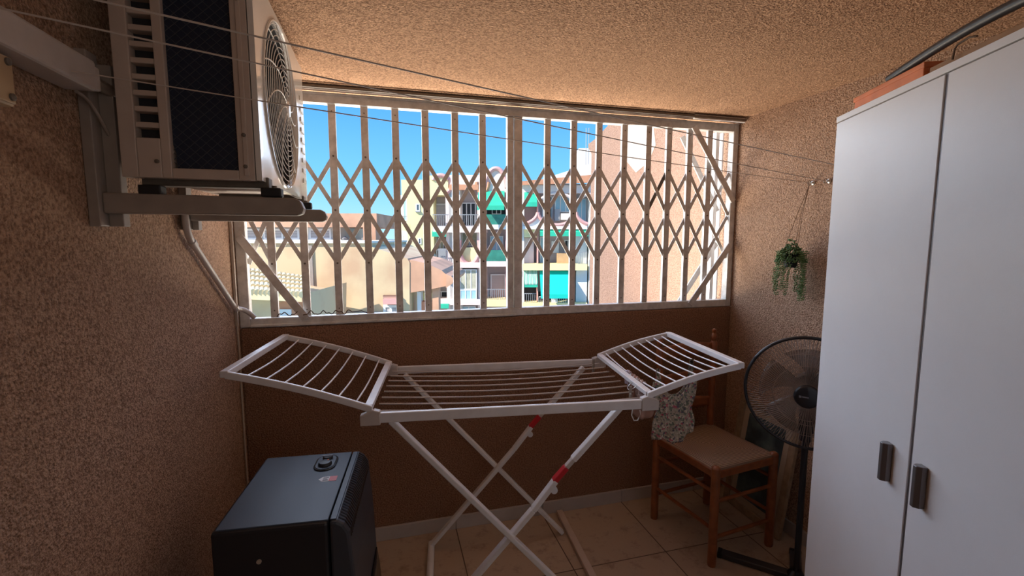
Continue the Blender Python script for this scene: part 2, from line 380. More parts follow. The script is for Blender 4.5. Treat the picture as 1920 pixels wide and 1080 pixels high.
# dark track above the window
tr = struct(MB().box(XL, XR, YF-.035, YF-.004, 2.068, 2.088).build('trim_1', M['brown_trim'], bevel=.003))
MB().tube([(XL+.01, YF-.05, 2.074), (XR-.01, YF-.05, 2.074)], .007, 8).build('rod', M['grille_dark'], tr, smooth=True)
MB().box(1.56, XR-.01, YF-.052, YF-.036, 2.062, 2.084).build('cover_strip', M['grille'], tr, bevel=.002)

# ---------------------------------------------------------------- window frame and scissor grilles
Z0, Z1 = 1.066, 2.066
win = bpy.data.objects.new('window_1', None); COL.objects.link(win); win.location = (.64, YF, Z0); struct(win)
def W(mb, name, mt, parent=None, **k):
    o = mb.build(name, mt, parent or win, **k); o.matrix_parent_inverse = Matrix.Translation(Vector((-.64, -YF, -Z0))) if (parent is None or parent is win) else Matrix.Identity(4); return o
fy0, fy1 = YF+.004, YF+.046
W(MB().box(XL+.002, XL+.042, fy0, fy1, Z0, Z1), 'frame_post', M['grille'], bevel=.003)
W(MB().box(XR-.034, XR-.002, fy0, fy1, Z0, Z1), 'frame_post', M['grille'], bevel=.003)
W(MB().box(XL+.042, XR-.034, fy0, fy1, Z0, Z0+.038).box(XL+.042, .62, fy0-.008, fy0, Z0, Z0+.012), 'bottom_rail', M['grille'], bevel=.003)
W(MB().box(XL+.042, XR-.034, fy0, fy1, Z1-.042, Z1).box(XL+.042, 1.55, fy0-.008, fy0, Z1-.01, Z1), 'top_rail', M['grille'], bevel=.003)
# braces: flat bars across the corners, front pair and outer pair
W(MB().bar((-.590, YF-.004, 1.455), (-.345, YF-.004, 1.095), .034, .008, (0, 1, 0)), 'corner_brace', M['grille'], bevel=.001)
W(MB().bar((1.592, YF-.004, 2.035), (1.862, YF-.004, 1.650), .032, .008, (0, 1, 0)), 'corner_brace', M['grille'], bevel=.001)
W(MB().bar((1.858, YF-.004, 1.415), (1.612, YF-.004, 1.085), .032, .008, (0, 1, 0)), 'corner_brace', M['grille'], bevel=.001)
W(MB().bar((1.585, YF+.085, 2.00), (1.83, YF+.085, 1.60), .03, .008, (0, 1, 0)), 'outer_brace', M['grille'], bevel=.001)
W(MB().bar((1.835, YF+.085, 1.42), (1.60, YF+.085, 1.08), .03, .008, (0, 1, 0)), 'outer_brace', M['grille'], bevel=.001)
W(MB().box(1.800, 1.822, YF+.08, YF+.11, Z0+.02, Z1-.03).box(1.845, 1.852, YF+.08, YF+.11, Z0+.02, Z1-.03), 'sliding_track', X['frame'], bevel=.002)

def gate(name, bars, x0, x1, label, posts):
    cx = (x0+x1)/2
    t = thing(name, (cx, YF+.025, Z0+.038), 0, label, 'window grille', 'sliding scissor grilles in the window opening')
    inv = Vector((-cx, -(YF+.025), -(Z0+.038)))
    def B(mb, nm, mt, **k):
        bmesh.ops.translate(mb.bm, verts=mb.bm.verts, vec=inv); return mb.build(nm, mt, t, **k)
    zb, zt = Z0+.0385, Z1-.0425
    rng = random.Random(int(cx*100)+3)
    for x in bars:
        wv_ = .0155
        mb = MB()
        # U section bar: web facing the room plus two returns
        mb.prism([(x-wv_, YF+.012), (x+wv_, YF+.012), (x+wv_, YF+.020), (x+wv_, YF+.029), (x+wv_-.002, YF+.029), (x+wv_-.002, YF+.0145), (x-wv_+.002, YF+.0145), (x-wv_+.002, YF+.029), (x-wv_, YF+.029)], 'z', zb, zt)
        B(mb, 'vertical_bar', M['grille'], bevel=.001)
    for a, b in posts: B(MB().box(a, b, YF+.009, YF+.040, zb, zt), 'meeting_post', M['grille'], bevel=.002)
    allx = [x0]+list(bars)+[x1]
    pz = (1.805, 1.572, 1.338)
    for a, b in zip(allx, allx[1:]):
        if b-a < .03: continue
        for zt_, zl_ in ((pz[0], pz[1]+.004), (pz[1]-.004, pz[2])):
            for s_ in (0, 1):
                za, zb_ = (zt_, zl_) if s_ == 0 else (zl_, zt_)
                yy = YF+.018+s_*.006
                mt = M['grille_dark'] if rng.random() < .022 else M['grille']
                p, q = Vector((a, yy, za)), Vector((b, yy, zb_))
                B(MB().bar(p, q, .0185, .003, (0, 1, 0)), 'lattice_slat', mt)
    mb = MB()
    for x in bars:
        for z in pz: mb.lathe([(.0045, 0), (.0045, .003), (.002, .0045)], (x, YF+.012, z), (0, -1, 0), 8)
    for z in (zb+.03, zt-.03):
        for x in bars: mb.lathe([(.003, 0), (.003, .002)], (x, YF+.012, z), (0, -1, 0), 6)
    rv = B(mb, 'rivets', M['grille_dark'])
    return t
barsL = [-.472, -.341, -.206, -.072, .060, .192, .328, .458]
barsR = [.783, .921, 1.058, 1.199, 1.338, 1.459, 1.586, 1.709]
gate('scissor_gate', barsL, XL+.044, .592, 'left-hand white scissor grille, beside and below the air conditioner', [(.578, .608)])
gate('scissor_gate', barsR, .645, XR-.036, 'right-hand white scissor grille in front of the pink stucco wall', [(.612, .652)])
# twisted wire and chain lying on the bottom rail
pts = []
for i in range(90):
    t = i/89; a = t*PI*11
    pts.append((-.46+.30*t, YF-.006+.007*math.sin(a*1.3), 1.1095+.016*abs(math.sin(a*.5))+.004*math.sin(a*2.1)))
pts += [(-.15, YF-.004, 1.118), (-.11, YF-.004, 1.122), (-.085, YF-.004, 1.110)]
tag(MB().tube(pts, .0022, 6).build('twisted_wire', M['rust'], smooth=True), 'rusty twisted wire lying along the bottom rail of the grille', 'wire')

# ================================================================ AIR CONDITIONER
ax0, ax1, ay0, ay1, az0, az1 = -.545, -.27, 1.215, 1.885, 1.582, 2.055
ac = thing('air_conditioner', ((ax0+ax1)/2, (ay0+ay1)/2, az0), 0, 'white outdoor air conditioning unit with round fan grille on wall brackets', 'air conditioner')
acl = Vector(ac.location)
def A(mb, nm, mt, parent=None, **k):
    bmesh.ops.translate(mb.bm, verts=mb.bm.verts, vec=-acl); return mb.build(nm, mt, parent or ac, **k)
# cabinet: near end is a frame around slots and coil opening; rear/top/bottom/far solid
cab = MB()
cab.box(ax0, ax1-.095, ay0+.03, ay1, az0+.012, az1)           # core body, then thin walls around the fan cavity
cab.box(ax1-.095, ax1-.012, ay0+.03, ay0+.045, az0+.012, az1).box(ax1-.095, ax1-.012, ay1-.12, ay1, az0+.012, az1).box(ax1-.095, ax1-.012, ay0+.045, ay1-.12, az1-.012, az1).box(ax1-.095, ax1-.012, ay0+.045, ay1-.12, az0+.012, az0+.018)
A(cab, 'cabinet', M['ac_side'], bevel=.006)
sp = MB()
y0, y1 = ay0, ay0+.03
sp.box(ax0, -.514, y0, y1, az0, az1)                            # rear upright
sp.box(-.469, -.450, y0, y1, az0, az1); sp.box(-.318, ax1-.014, y0, y1, az0, az1)
sp.box(-.514, -.469, y0, y1, az0, az0+.085); sp.box(-.450, -.318, y0, y1, az0, az0+.022)
sp.box(-.450, -.318, y0, y1, az1-.03, az1); sp.box(-.514, -.469, y0, y1, az1-.02, az1)
z = az0+.085+.022
while z < az1-.04:
    sp.box(-.514, -.469, y0+.002, y1, z, z+.0115); z += .0335
A(sp, 'end_panel', M['ac_side'], bevel=.002)
A(MB().box(-.5145, -.4685, ay0+.0295, ay0+.0305, az0+.08, az1-.015), 'slot_backing', M['ac_dark'])
A(MB().prism([(-.454, az0+.085), (-.445, az0+.06), (-.445, az0+.016), (-.320, az0+.016), (-.320, az1-.02), (-.454, az1-.02)], 'y', ay0+.016, ay0+.0296), 'coil_panel', M['blue_mesh'])
mg = MB()
for i in range(-30, 40):
    for sgn in (1, -1):
        c = az0+i*.021
        a = Vector((-.449, ay0+.0135, c)); b = Vector((-.319, ay0+.0135, c+sgn*.12))
        if sgn < 0: a.z += .12; b.z = c
        # clip to window
        lo, hi = az0+.024, az1-.032
        d = b-a
        t0, t1 = 0, 1
        if d.z > 0: t0, t1 = max(t0, (lo-a.z)/d.z), min(t1, (hi-a.z)/d.z)
        else: t0, t1 = max(t0, (hi-a.z)/d.z), min(t1, (lo-a.z)/d.z)
        if t1-t0 > .05: mg.bar(a+d*t0, a+d*t1, .0011, .0011)
A(mg, 'guard_mesh', mat('dark_guard_wire', (0.07, 0.08, 0.10), .5))
# corner mouldings and screws on the end panel
A(MB().box(-.306, -.296, ay0-.004, ay0, az0+.01, az1-.01), 'trim_rib', M['ac_side'], bevel=.0015)
for (x_, z_) in ((-.300, az0+.03), (-.300, az0+.10), (-.475, az0+.035), (-.300, az1-.08)):
    A(MB().lathe([(.0045, 0), (.0045, .003), (.002, .004)], (x_-.002, ay0-.0005 if x_ < -.4 else ay0-.004, z_), (0, -1, 0), 10), 'screw', M['grille_dark'])
# front panel with a round hole and a fan recess
fc, fr = (1.500, 1.815), .222
fp = MB(); N = 64
outer = []
def rect_pt(a):
    c_, s_ = math.cos(a), math.sin(a)
    hw1, hw0 = (1.752-fc[0]), (fc[0]-ay0); h1, h0 = az1-fc[1], fc[1]-az0
    ts = []
    if c_ > 1e-6: ts.append(hw1/c_)
    if c_ < -1e-6: ts.append(-hw0/c_)
    if s_ > 1e-6: ts.append(h1/s_)
    if s_ < -1e-6: ts.append(-h0/s_)
    t = min(ts); return (fc[0]+t*c_, fc[1]+t*s_)
rings = []
angs = sorted(set([2*PI*k/N for k in range(N)]+[math.atan2(b-fc[1], a-fc[0]) % (2*PI) for a in (ay0, 1.752) for b in (az0, az1)]))
R1 = [rect_pt(a) for a in angs]
for xx, rad in ((ax1-.012, None), (ax1, None), (ax1, fr), (ax1-.006, fr-.008), (ax1-.0118, fr-.008)):
    ring = []
    for a, rp_ in zip(angs, R1):
        if rad is None: ring.append(fp.bm.verts.new((xx, rp_[0], rp_[1])))
        else: ring.append(fp.bm.verts.new((xx, fc[0]+rad*math.cos(a), fc[1]+rad*math.sin(a))))
    rings.append(ring)
n_ = len(angs)
for P_, Q_ in zip(rings, rings[1:]):
    for k in range(n_): fp.bm.faces.new((P_[k], P_[(k+1) % n_], Q_[(k+1) % n_], Q_[k]))
A(fp, 'front_panel', M['ac_white'])
A(MB().box(ax1-.012, ax1-.001, 1.756, ay1, az0, az1), 'service_panel', M['ac_white'], bevel=.003)
mb = MB()
for i in range(9): mb.box(ax1-.001, ax1+.0025, 1.80, 1.86, az0+.06+i*.035, az0+.075+i*.035)
A(mb, 'embossed_ribs', M['ac_white'], bevel=.001)
rc = MB(); RG = [[rc.bm.verts.new((xx, fc[0]+rr*math.cos(2*PI*k/48), fc[1]+rr*math.sin(2*PI*k/48))) for k in range(48)] for xx, rr in ((ax1-.0115, fr-.0085), (ax1-.090, fr-.0085))]
for k in range(48): rc.bm.faces.new((RG[0][k], RG[0][(k+1) % 48], RG[1][(k+1) % 48], RG[1][k]))
rc.bm.faces.new(RG[1])
A(rc, 'fan_recess', M['ac_dark'], smooth=True)
# fan blades inside the recess
fb_ = MB()
for k_ in range(3):
    a0 = k_*2*PI/3
    fb_.grid(lambda u, v, a0=a0: (ax1-.065+.03*v, fc[0]+(.05+.14*u)*math.cos(a0+v*1.2+u*.5), fc[1]+(.05+.14*u)*math.sin(a0+v*1.2+u*.5)), 6, 6)
A(fb_, 'fan_blades', mat('dark_grey_blade', (0.035, 0.035, 0.04), .5), solid=.001)
gr = MB()
for i in range(14):
    r_ = .030+i*.0142
    dome = .014*(1-(r_/fr)**2)
    gr.tube([(ax1+dome, fc[0]+r_*math.cos(2*PI*k/56), fc[1]+r_*math.sin(2*PI*k/56)) for k in range(56)], .0012, 5, closed=True, hint=(1, 0, 0))
gw = A(gr, 'fan_grille', M['wire_white'], smooth=True)
sp_ = MB()
for k_ in range(12):
    a0 = k_*2*PI/12; pp = []
    for j in range(12):
        u = j/11; r_ = .024+u*(fr-.026); a = a0+u*.75
        pp.append((ax1+.014*(1-(r_/fr)**2)+.001, fc[0]+r_*math.cos(a), fc[1]+r_*math.sin(a)))
    sp_.tube(pp, .0017, 5, hint=(1, 0, 0))
A(sp_, 'spokes', M['wire_white'], smooth=True)
A(MB().lathe([(.026, 0), (.026, .012), (.02, .017), (.001, .018)], (ax1, fc[0], fc[1]), (1, 0, 0), 24), 'fan_cap', M['ac_white'], smooth=True)
rim = MB().tube([(ax1+.001, fc[0]+fr*math.cos(2*PI*k/64), fc[1]+fr*math.sin(2*PI*k/64)) for k in range(64)], .004, 6, closed=True, hint=(1, 0, 0))
A(rim, 'grille_rim', M['ac_white'], smooth=True)
for yy in (1.27, 1.78):
    A(MB().box(ax0+.02, ax1+.006, yy-.02, yy+.02, az0-.014, az0+.012), 'foot_rail', M['grille_dark'], bevel=.003)

# brackets
def wall_bracket(y, label, vtop, cover):
    t = thing('wall_bracket', (XL, y, 1.44), 0, label, 'bracket', 'air conditioner brackets on the left wall')
    def B(mb, nm, mt, **k): bmesh.ops.translate(mb.bm, verts=mb.bm.verts, vec=(-XL, -y, -1.44)); return mb.build(nm, mt, t, **k)
    B(MB().box(XL+.001, XL+.022, y-.03, y+.012, 1.475, vtop), 'upright', M['bracket'], bevel=.002)
    B(MB().box(XL+.022, XL+.05, y+.002, y+.030, 1.475, vtop-.02) if cover else MB().box(XL+.022, XL+.04, y+.0, y+.03, 1.475, 1.56), 'gusset', M['bracket'], bevel=.002)
    arm = MB().prism([(XL+.022, 1.503), (-.20, 1.503), (-.188, 1.508), (-.185, 1.520), (-.192, 1.538), (-.205, 1.544), (XL+.022, 1.548)], 'y', y-.018, y+.018)
    B(arm, 'arm', M['bracket'], bevel=.004)
    for x_ in (-.50, -.255):
        B(MB().box(x_-.022, x_+.022, y-.016, y+.016, 1.546, 1.567), 'rubber_pad', M['black_rubber'], bevel=.003)
    B(MB().tube([(-.255, y+.024, 1.55), (-.255, y+.024, 1.575)], .006, 8), 'bolt', M['grille_dark'])
    return t
wall_bracket(1.238, 'grey steel wall bracket under the near end of the air conditioner', 1.84, True)
wall_bracket(1.705, 'grey steel wall bracket under the far end, where white pipe starts', 1.80, False)

# trunking, pipe, cables on the left wall
tk = tag(MB().box(XL+.001, -.55, 0.2, 1.165, 1.743, 1.802).build('cable_trunking', M['pvc'], bevel=.006), 'grey-white plastic trunking running along left wall to the air conditioner', 'trunking')
MB().box(XL+.001, -.556, 1.165, 1.19, 1.749, 1.796).build('end_cap', M['pvc'], tk, bevel=.004)
pts = bez((-.575, 1.191, 1.772), (-.56, 1.26, 1.765), (-.552, 1.34, 1.755), (-.5685, 1.40, 1.75), 30)
pp = MB().tube(pts, [.011+.0022*(i % 2) for i in range(31)], 10)
tag(pp.build('corrugated_pipe', M['steel'], smooth=True), 'shiny corrugated pipe between trunking and back of the air conditioner', 'pipe')
pts = bez((-.58, 1.150, 1.738), (-.575, 1.23, 1.735), (-.578, 1.25, 1.62), (-.560, 1.33, 1.60), 16)
tag(MB().tube(pts, .0035, 8).build('power_cable', M['bracket'], smooth=True), 'thin dark cable curving down from the trunking behind the air conditioner', 'cable')
jb = thing('junction_box', (XL, .92, 1.672), 0, 'yellowed plastic junction box with screws on the left wall', 'junction box')
MB().box(.001, .035, -.19, .055, -.012, .069).build('box_body', M['boxplastic'], jb, bevel=.006)
MB().box(.035, .040, -.185, .048, -.008, .065).build('lid', M['boxplastic'], jb, bevel=.003)
for y_, z_ in ((.036, .056), (.038, .002)):
    MB().lathe([(.006, 0), (.006, .003), (.003, .005)], (.040, y_, z_), (1, 0, 0), 12).build('screw', M['grille_dark'], jb)
pts = bez((-.592, 1.668, 1.530), (-.590, 1.660, 1.49), (-.590, 1.665, 1.465), (-.592, 1.700, 1.440), 8)[:-1]+[Vector((-.592, 1.70, 1.44)), Vector((-.592, 2.085, 1.175))]+bez((-.590, 2.10, 1.166), (-.588, 2.14, 1.155), (-.575, 2.16, 1.160), (-.545, 2.180, 1.112), 8)
cp = tag(MB().tube(pts, .010, 12).build('drain_pipe', M['pvc'], smooth=True), 'white plastic drain pipe slanting down the left wall to the window', 'pipe')
for p in ((-.592, 1.712, 1.432), (-.590, 2.095, 1.169)):
    q = Vector((0, .822, -.565))
    MB().tube([Vector(p)-q*.012, Vector(p)+q*.012], .0125, 12).build('coupling', M['pvc'], cp, smooth=True)
tag(MB().box(XL+.001, XL+.012, YF-.058, YF-.046, 1.085, 2.05).build('cable_cover', M['cable_cream'], bevel=.002), 'slim cream cable cover standing beside the left window post', 'cable cover')
pts = [(-.603, 2.150, 1.09), (-.602, 2.146, 1.05), (-.604, 2.156, .95), (-.603, 2.150, .8), (-.604, 2.154, .62), (-.603, 2.149, .4), (-.600, 2.146, .2), (-.594, 2.140, .08), (-.590, 2.12, .012)]
tag(MB().tube(pts, .0035, 8).build('white_cable', M['cable_cream'], smooth=True), 'thin pale cable running down the corner under the window', 'cable')

# ================================================================ CLOTHESLINES
lines = [((XL+.006, 1.064, 1.757), (XR-.022, 1.721, 1.698), 'lowest of the three clotheslines, ending at the hook that holds plant'),
         ((XL+.006, .769, 1.757), (XR-.022, 1.641, 1.697), 'middle of the three clotheslines crossing the window'),
         ((XL+.006, .661, 1.757), (XR-.022, 1.414, 1.699), 'uppermost of the three clotheslines crossing below the ceiling')]
for a, b, lb in lines:
    A_, B_ = Vector(a), Vector(b); A_ = A_.lerp(B_, (-.549-A_.x)/(B_.x-A_.x)); pts = []
    for i in range(21):
        t = i/20; p = A_.lerp(B_, t); p.z -= .006*4*t*(1-t); pts.append(p)
    tag(MB().tube(pts, .0014, 6).build('clothesline', M['line'], smooth=True), lb, 'clothesline', 'clotheslines stretched across the balcony')
for (y_, z_, lb) in ((1.721, 1.698, 'metal eye hook in right wall above the hanging plant'), (1.641, 1.697, 'metal eye hook in right wall close to the wardrobe edge'), (1.414, 1.699, 'metal eye hook in the right wall behind wardrobe')):
    hk = thing('wall_hook', (XR, y_, z_), 0, lb, 'hook', 'clothesline hooks')
    MB().lathe([(.011, 0), (.010, .004), (.004, .006), (.004, .014)], (0, 0, 0), (-1, 0, 0), 14).build('rosette', M['steel'], hk, smooth=True)
    MB().tube([(-.022+.009*math.cos(2*PI*k/16), 0, .009*math.sin(2*PI*k/16)) for k in range(16)], .0025, 6, closed=True, hint=(0, 1, 0)).build('ring', M['steel'], hk, smooth=True)

# ================================================================ HANGING PLANT
pl = thing('hanging_plant', (1.800, 1.735, 1.315), 0, 'artificial trailing green plant in small black pot hung on cords', 'hanging plant')
hk = Vector((XR-.022-1.800, 1.721-1.735, 1.688-1.315))
MB().lathe([(.024, 0), (.030, .03), (.036, .06), (.038, .062), (.034, .062), (.03, .03), (.001, .028)], (0, 0, 0), (0, 0, 1), 20).build('pot', M['black_rubber'], pl, smooth=True)
for dx, dy in ((.03, 0), (-.02, .03), (-.015, -.03)):
    MB().tube([hk, Vector((dx*.4+hk.x*.6, dy*.3, .24)), Vector((dx, dy, .06))], .0012, 5).build('cord', M['cord'], pl)
rg = random.Random(5)
def leafset(top, n):
    mb = MB()
    for i in range(n):
        a = rg.uniform(0, 2*PI); ph = rg.uniform(0, 1); rr = .062*math.sqrt(rg.random())
        z_ = .075+.062*(1-(rr/.062)**2)*rg.uniform(.3, 1)-.05*(rr/.062)
        c = Vector((rr*math.cos(a), rr*math.sin(a), z_))
        rot = (Matrix.Rotation(a, 3, 'Z') @ Matrix.Rotation(rg.uniform(-.4, 1.2), 3, 'Y') @ Matrix.Rotation(rg.uniform(-.6, .6), 3, 'X'))
        mb.blob(c, .0085, .0032, .0028, rot, 6, 4)
    return mb
leafset(True, 420).build('foliage', M['leaf'], pl, smooth='full')
strands = [(-.055, .02, .155), (-.045, -.03, .17), (-.03, .05, .13), (.012, -.055, .19), (.03, -.04, .185), (.045, -.01, .17), (.02, .05, .15), (-.06, 0, .10), (.055, .02, .16), (-.01, .06, .18), (.0, -.062, .16), (.05, -.035, .19), (-.058, -.012, .15)]
for sx_, sy_, L_ in strands:
    mb = MB(); pp = []
    for i in range(10):
        t = i/9; pp.append(Vector((sx_*(1+.12*math.sin(t*4+sx_*60)), sy_*(1+.1*math.cos(t*5+sy_*50)), .07-L_*t*1.18)))
    mb.tube(pp, .0008, 4)
    k = 0
    while k < L_*1.18:
        t = k/(L_*1.18); c = pp[0].lerp(pp[-1], t); i = min(8, int(t*9)); c = pp[i].lerp(pp[i+1], t*9-i)
        a = rg.uniform(0, 2*PI)
        for s_ in (0, PI):
            rot = Matrix.Rotation(a+s_, 3, 'Z') @ Matrix.Rotation(-.5, 3, 'Y')
            mb.blob(c+rot @ Vector((.007, 0, 0)), .007, .0028, .0024, rot, 5, 4)
        k += .0085
    mb.build('trailing_stem', M['leaf_light'], pl, smooth='full')

# ================================================================ WARDROBE
az = math.radians(24.3)
# local x = along the doors towards the camera, local y = depth away from the doors
P0 = Vector((1.286, 1.109, 0)); dvx = Vector((-math.sin(az), -math.cos(az), 0))
rz = math.atan2(dvx.y, dvx.x)
wd = thing('wardrobe', P0, rz, 'tall white two-door wardrobe with dark handles, turned towards the window', 'wardrobe')
Dp, Wd, Ht = .48, .86, 1.80
MB().box(0, .016, .019, Dp, .0, Ht-.016).box(Wd-.016, Wd, .019, Dp, 0, Ht-.016).box(.016, Wd-.016, Dp-.006, Dp, .0, Ht-.016).box(.016, Wd-.016, .02, Dp-.006, .05, .066).box(.016, Wd-.016, .04, .055, 0, .05).box(.42, .434, .02, Dp-.006, .066, Ht-.016).build('carcass', M['wardrobe'], wd)
MB().box(-.001, Wd+.001, -.001, Dp, Ht-.016, Ht).build('top_panel', M['wardrobe'], wd, bevel=.001)
for a, b, hx in ((.0005, .4205, .358), (.4305, .8595, .472)):
    dr = MB().box(a, b, 0, .018, .04, Ht-.0185).build('door', M['wardrobe'], wd, bevel=.0012)
    hd = MB().prism([(hx-.010, -.001), (hx-.010, -.012), (hx-.004, -.021), (hx+.006, -.021), (hx+.011, -.012), (hx+.011, -.001)], 'z', .878, .970)
    hd.build('handle', M['alu'], dr, bevel=.0015)
MB().box(.4208, .4302, .003, .022, .04, Ht-.0175).build('edge_profile', M['alu'], wd)
# things on top of the wardrobe
def onwd(lx, ly, z): return P0+dvx*lx+Vector((-dvx.y, dvx.x, 0))*ly+Vector((0, 0, z))
ob = thing('orange_box', onwd(.165, .061, Ht+.001), rz, 'flat bright orange box lying on the wardrobe top at the window end', 'box')
MB().box(-.085, .185, -.058, .06, 0, .024).build('body', M['orange'], ob, bevel=.003)
MB().box(-.088, .188, -.060, .063, .018, .030).build('lid', M['orange'], ob, bevel=.002)
cb = tag(MB().box(-.235, .24, -.05, .06, 0, .012).build('cardboard_sheet', M['cardboard'], bevel=.002), 'brown cardboard piece lying on the wardrobe top under dark strip', 'cardboard')
cb.location = onwd(.60, .055, Ht+.001); cb.rotation_euler = (0, 0, rz)
hs = MB(); pts = []
for i in range(25):
    t = i/24; pts.append(onwd(.20+.62*t, .02, Ht+.0425+.025*math.sin(t*PI)-.016*t))
hs.tube(pts, .0105, 10, ry=.0105)
tag(hs.build('curved_rubber_strip', M['hose'], smooth=True), 'long dark grey curved strip lying along the wardrobe top', 'strip')
tag(MB().tube([onwd(.44, -.002, Ht+.003), onwd(.445, -.003, Ht+.022), onwd(.45, -.002, Ht+.028), onwd(.48, -.003, Ht+.030), onwd(.50, -.004, Ht+.024)], .002, 6).build('loose_wire', M['rust'], smooth=True), 'short reddish bent wire on the front edge of wardrobe top', 'wire')

# ================================================================ DRYING RACK
a = math.radians(97.2)
U = Vector((math.sin(a), math.cos(a), 0)); V = Vector((-U.y, U.x, 0))
rcu, rcv = .22, 1.8325
rk = thing('drying_rack', U*rcu+V*rcv, math.atan2(U.y, U.x), 'white folding clothes drying rack with two raised wings', 'drying rack')
def R_(mb, nm, mt, parent=None, **k):
    bmesh.ops.translate(mb.bm, verts=mb.bm.verts, vec=(-rcu, -rcv, 0)); return mb.build(nm, mt, parent or rk, **k)
vn, vf = 1.545, 2.11
uL, uR = -.245, .705
for vv in (vn, vf):
    R_(MB().box(uL, uR, vv-.009, vv+.009, .838, .872), 'long_rail', M['rack'], bevel=.003)
    R_(MB().prism([(uL-.045, .832), (uL+.02, .832), (uL+.02, .878), (uL+.0, .884), (uL-.045, .868)], 'y', vv-.013, vv+.013), 'hinge_block', M['pvc'], bevel=.003)
    R_(MB().prism([(uR+.045, .832), (uR-.02, .832), (uR-.02, .878), (uR, .884), (uR+.045, .868)], 'y', vv-.013, vv+.013), 'hinge_block', M['pvc'], bevel=.003)
for i in range(8):
    v_ = vn+.045+i*(vf-vn-.09)/7
    pts = [(uL+.0+(uR-uL)*t/14, v_, .862-.016*math.sin(PI*t/14)) for t in range(15)]
    R_(MB().tube(pts, .0032, 8), 'centre_wire', M['rack_wire_grey'], smooth=True)
def wing(sgn, u0, u1, zin, zout, nw, nm):
    def P(t): return (u0+(u1-u0)*t, zin+(zout-zin)*t+.010*math.sin(PI*t))
    wg = None
    wg = bpy.data.objects.new(nm, None); COL.objects.link(wg); wg.parent = rk
    for vv in (vn, vf):
        w_ = MB(); V_ = []
        for j in range(13):
            a_, b_ = P(j/12); V_.append([w_.bm.verts.new(q) for q in ((a_, vv-.007, b_-.013), (a_, vv+.007, b_-.013), (a_, vv+.007, b_+.011), (a_, vv-.007, b_+.011))])
        for p, q in zip(V_, V_[1:]):
            for k in range(4): w_.bm.faces.new((p[k], p[(k+1) % 4], q[(k+1) % 4], q[k]))
        w_.bm.faces.new(V_[0]); w_.bm.faces.new(V_[-1])
        R_(w_, 'side_rail', M['rack'], wg, bevel=.003)
    p = P(1); R_(MB().box(p[0]-.013, p[0]+.013, vn-.007, vf+.007, p[1]-.010, p[1]+.012), 'end_bar', M['rack'], wg, bevel=.003)
    p = P(0.03); R_(MB().box(p[0]-.013, p[0]+.013, vn+.007, vf-.007, p[1]-.008, p[1]+.008), 'inner_bar', M['rack'], wg, bevel=.002)
    for i in range(nw):
        t = (i+1)/(nw+1)
        u_, z_ = P(t)
        pts = [(u_, vn+.004+(vf-vn-.008)*j/14, z_-.012*math.sin(PI*j/14)) for j in range(15)]
        R_(MB().tube(pts, .0030, 8), 'wing_wire', M['rack_wire'], wg, smooth=True)
    return P
wing(-1, uL-.005, -.698, .885, 1.022, 7, 'left_wing')
PR = wing(1, uR+.005, 1.068, .885, .982, 8, 'right_wing')
for vv, sgn in ((1.572, -1), (2.083, 1)):
    o_ = sgn*.0
    R_(MB().bar((-.195, vv+.011*sgn, .838), (.545, vv+.011*sgn, .010), .019, .030, (0, 1, 0)), 'leg', M['rack'], bevel=.004)
    l2 = R_(MB().bar((.30, vv-.009*sgn, .463), (-.09, vv-.009*sgn, .020), .019, .030, (0, 1, 0)).bar((.30, vv-.009*sgn, .463), (.383, vv-.009*sgn, .570), .019, .032, (0, 1, 0)), 'leg', M['rack'], bevel=.004)
    dl = Vector((.62-.383, 0, .845-.582)).normalized()
    p = Vector((.400, vv-.009*sgn, .592))
    R_(MB().bar(p-dl*.034, p+dl*.034, .019, .027, (0, 1, 0)), 'red_sleeve', M['red'], l2, bevel=.003)
    R_(MB().bar(p+dl*.034, p+dl*.075, .016, .022, (0, 1, 0)), 'joint_neck', M['pvc'], l2, bevel=.003)
    R_(MB().bar(p+dl*.070, Vector((.632, vv-.009*sgn, .845)), .020, .030, (0, 1, 0)), 'upper_tube', M['rack'], l2, bevel=.004)
    q = p-dl*.060+Vector((.018, 0, -.016))
    R_(MB().lathe([(.013, 0), (.013, .014)], q+Vector((0, -.007, 0)), (0, 1, 0), 14), 'clasp', M['rack'], l2, bevel=.002)
for uu in (-.09,):
    R_(MB().tube([(uu, 1.56, .0165), (uu, 2.095, .0165)], .0155, 10, ry=.013), 'floor_bar', M['rack'], smooth=True)
# laundry and pegs on the rack
def at_uv(u_, v_, z_): return U*u_+V*v_+Vector((0, 0, z_))
def cloth(name, fn, nu, nv, mt, label, cat, th=.003, group=None):
    o = MB().grid(fn, nu, nv).build(name, mt, smooth='full', solid=th); return tag(o, label, cat, group)
# floral top hanging from the right wing: body, scooped neck, two straps
def top_fn(front):
    def f(a_, b_):
        t = a_*2-1
        wdt = .082+.010*(1-b_)+.006*math.sin(b_*9)
        neck = .072*max(0, 1-(t/.62)**2)**.8 if abs(t) < .62 else 0
        ztop = .876-neck*.85; zbot = .634+.016*math.sin(a_*6+1)+(.018*t)
        z_ = ztop*(1-b_)+zbot*b_
        vv = 1.72+(-.014 if front else .014)*math.sin(PI*a_)-(.006*math.sin(a_*22+b_*5)+.004*math.sin(b_*17+a_*8))*(.3+b_)
        return at_uv(.905+t*wdt, vv, z_)
    return f
ft = thing('floral_top', at_uv(.905, 1.72, .634), 0, 'small floral sleeveless top hanging from the right wing of the rack', 'top')
fi = -Vector(ft.location)
for fr_ in (True, False):
    mb = MB().grid(top_fn(fr_), 26, 26); bmesh.ops.translate(mb.bm, verts=mb.bm.verts, vec=fi)
    mb.build('front_panel' if fr_ else 'back_panel', M['floral'], ft, smooth='full', solid=.003)
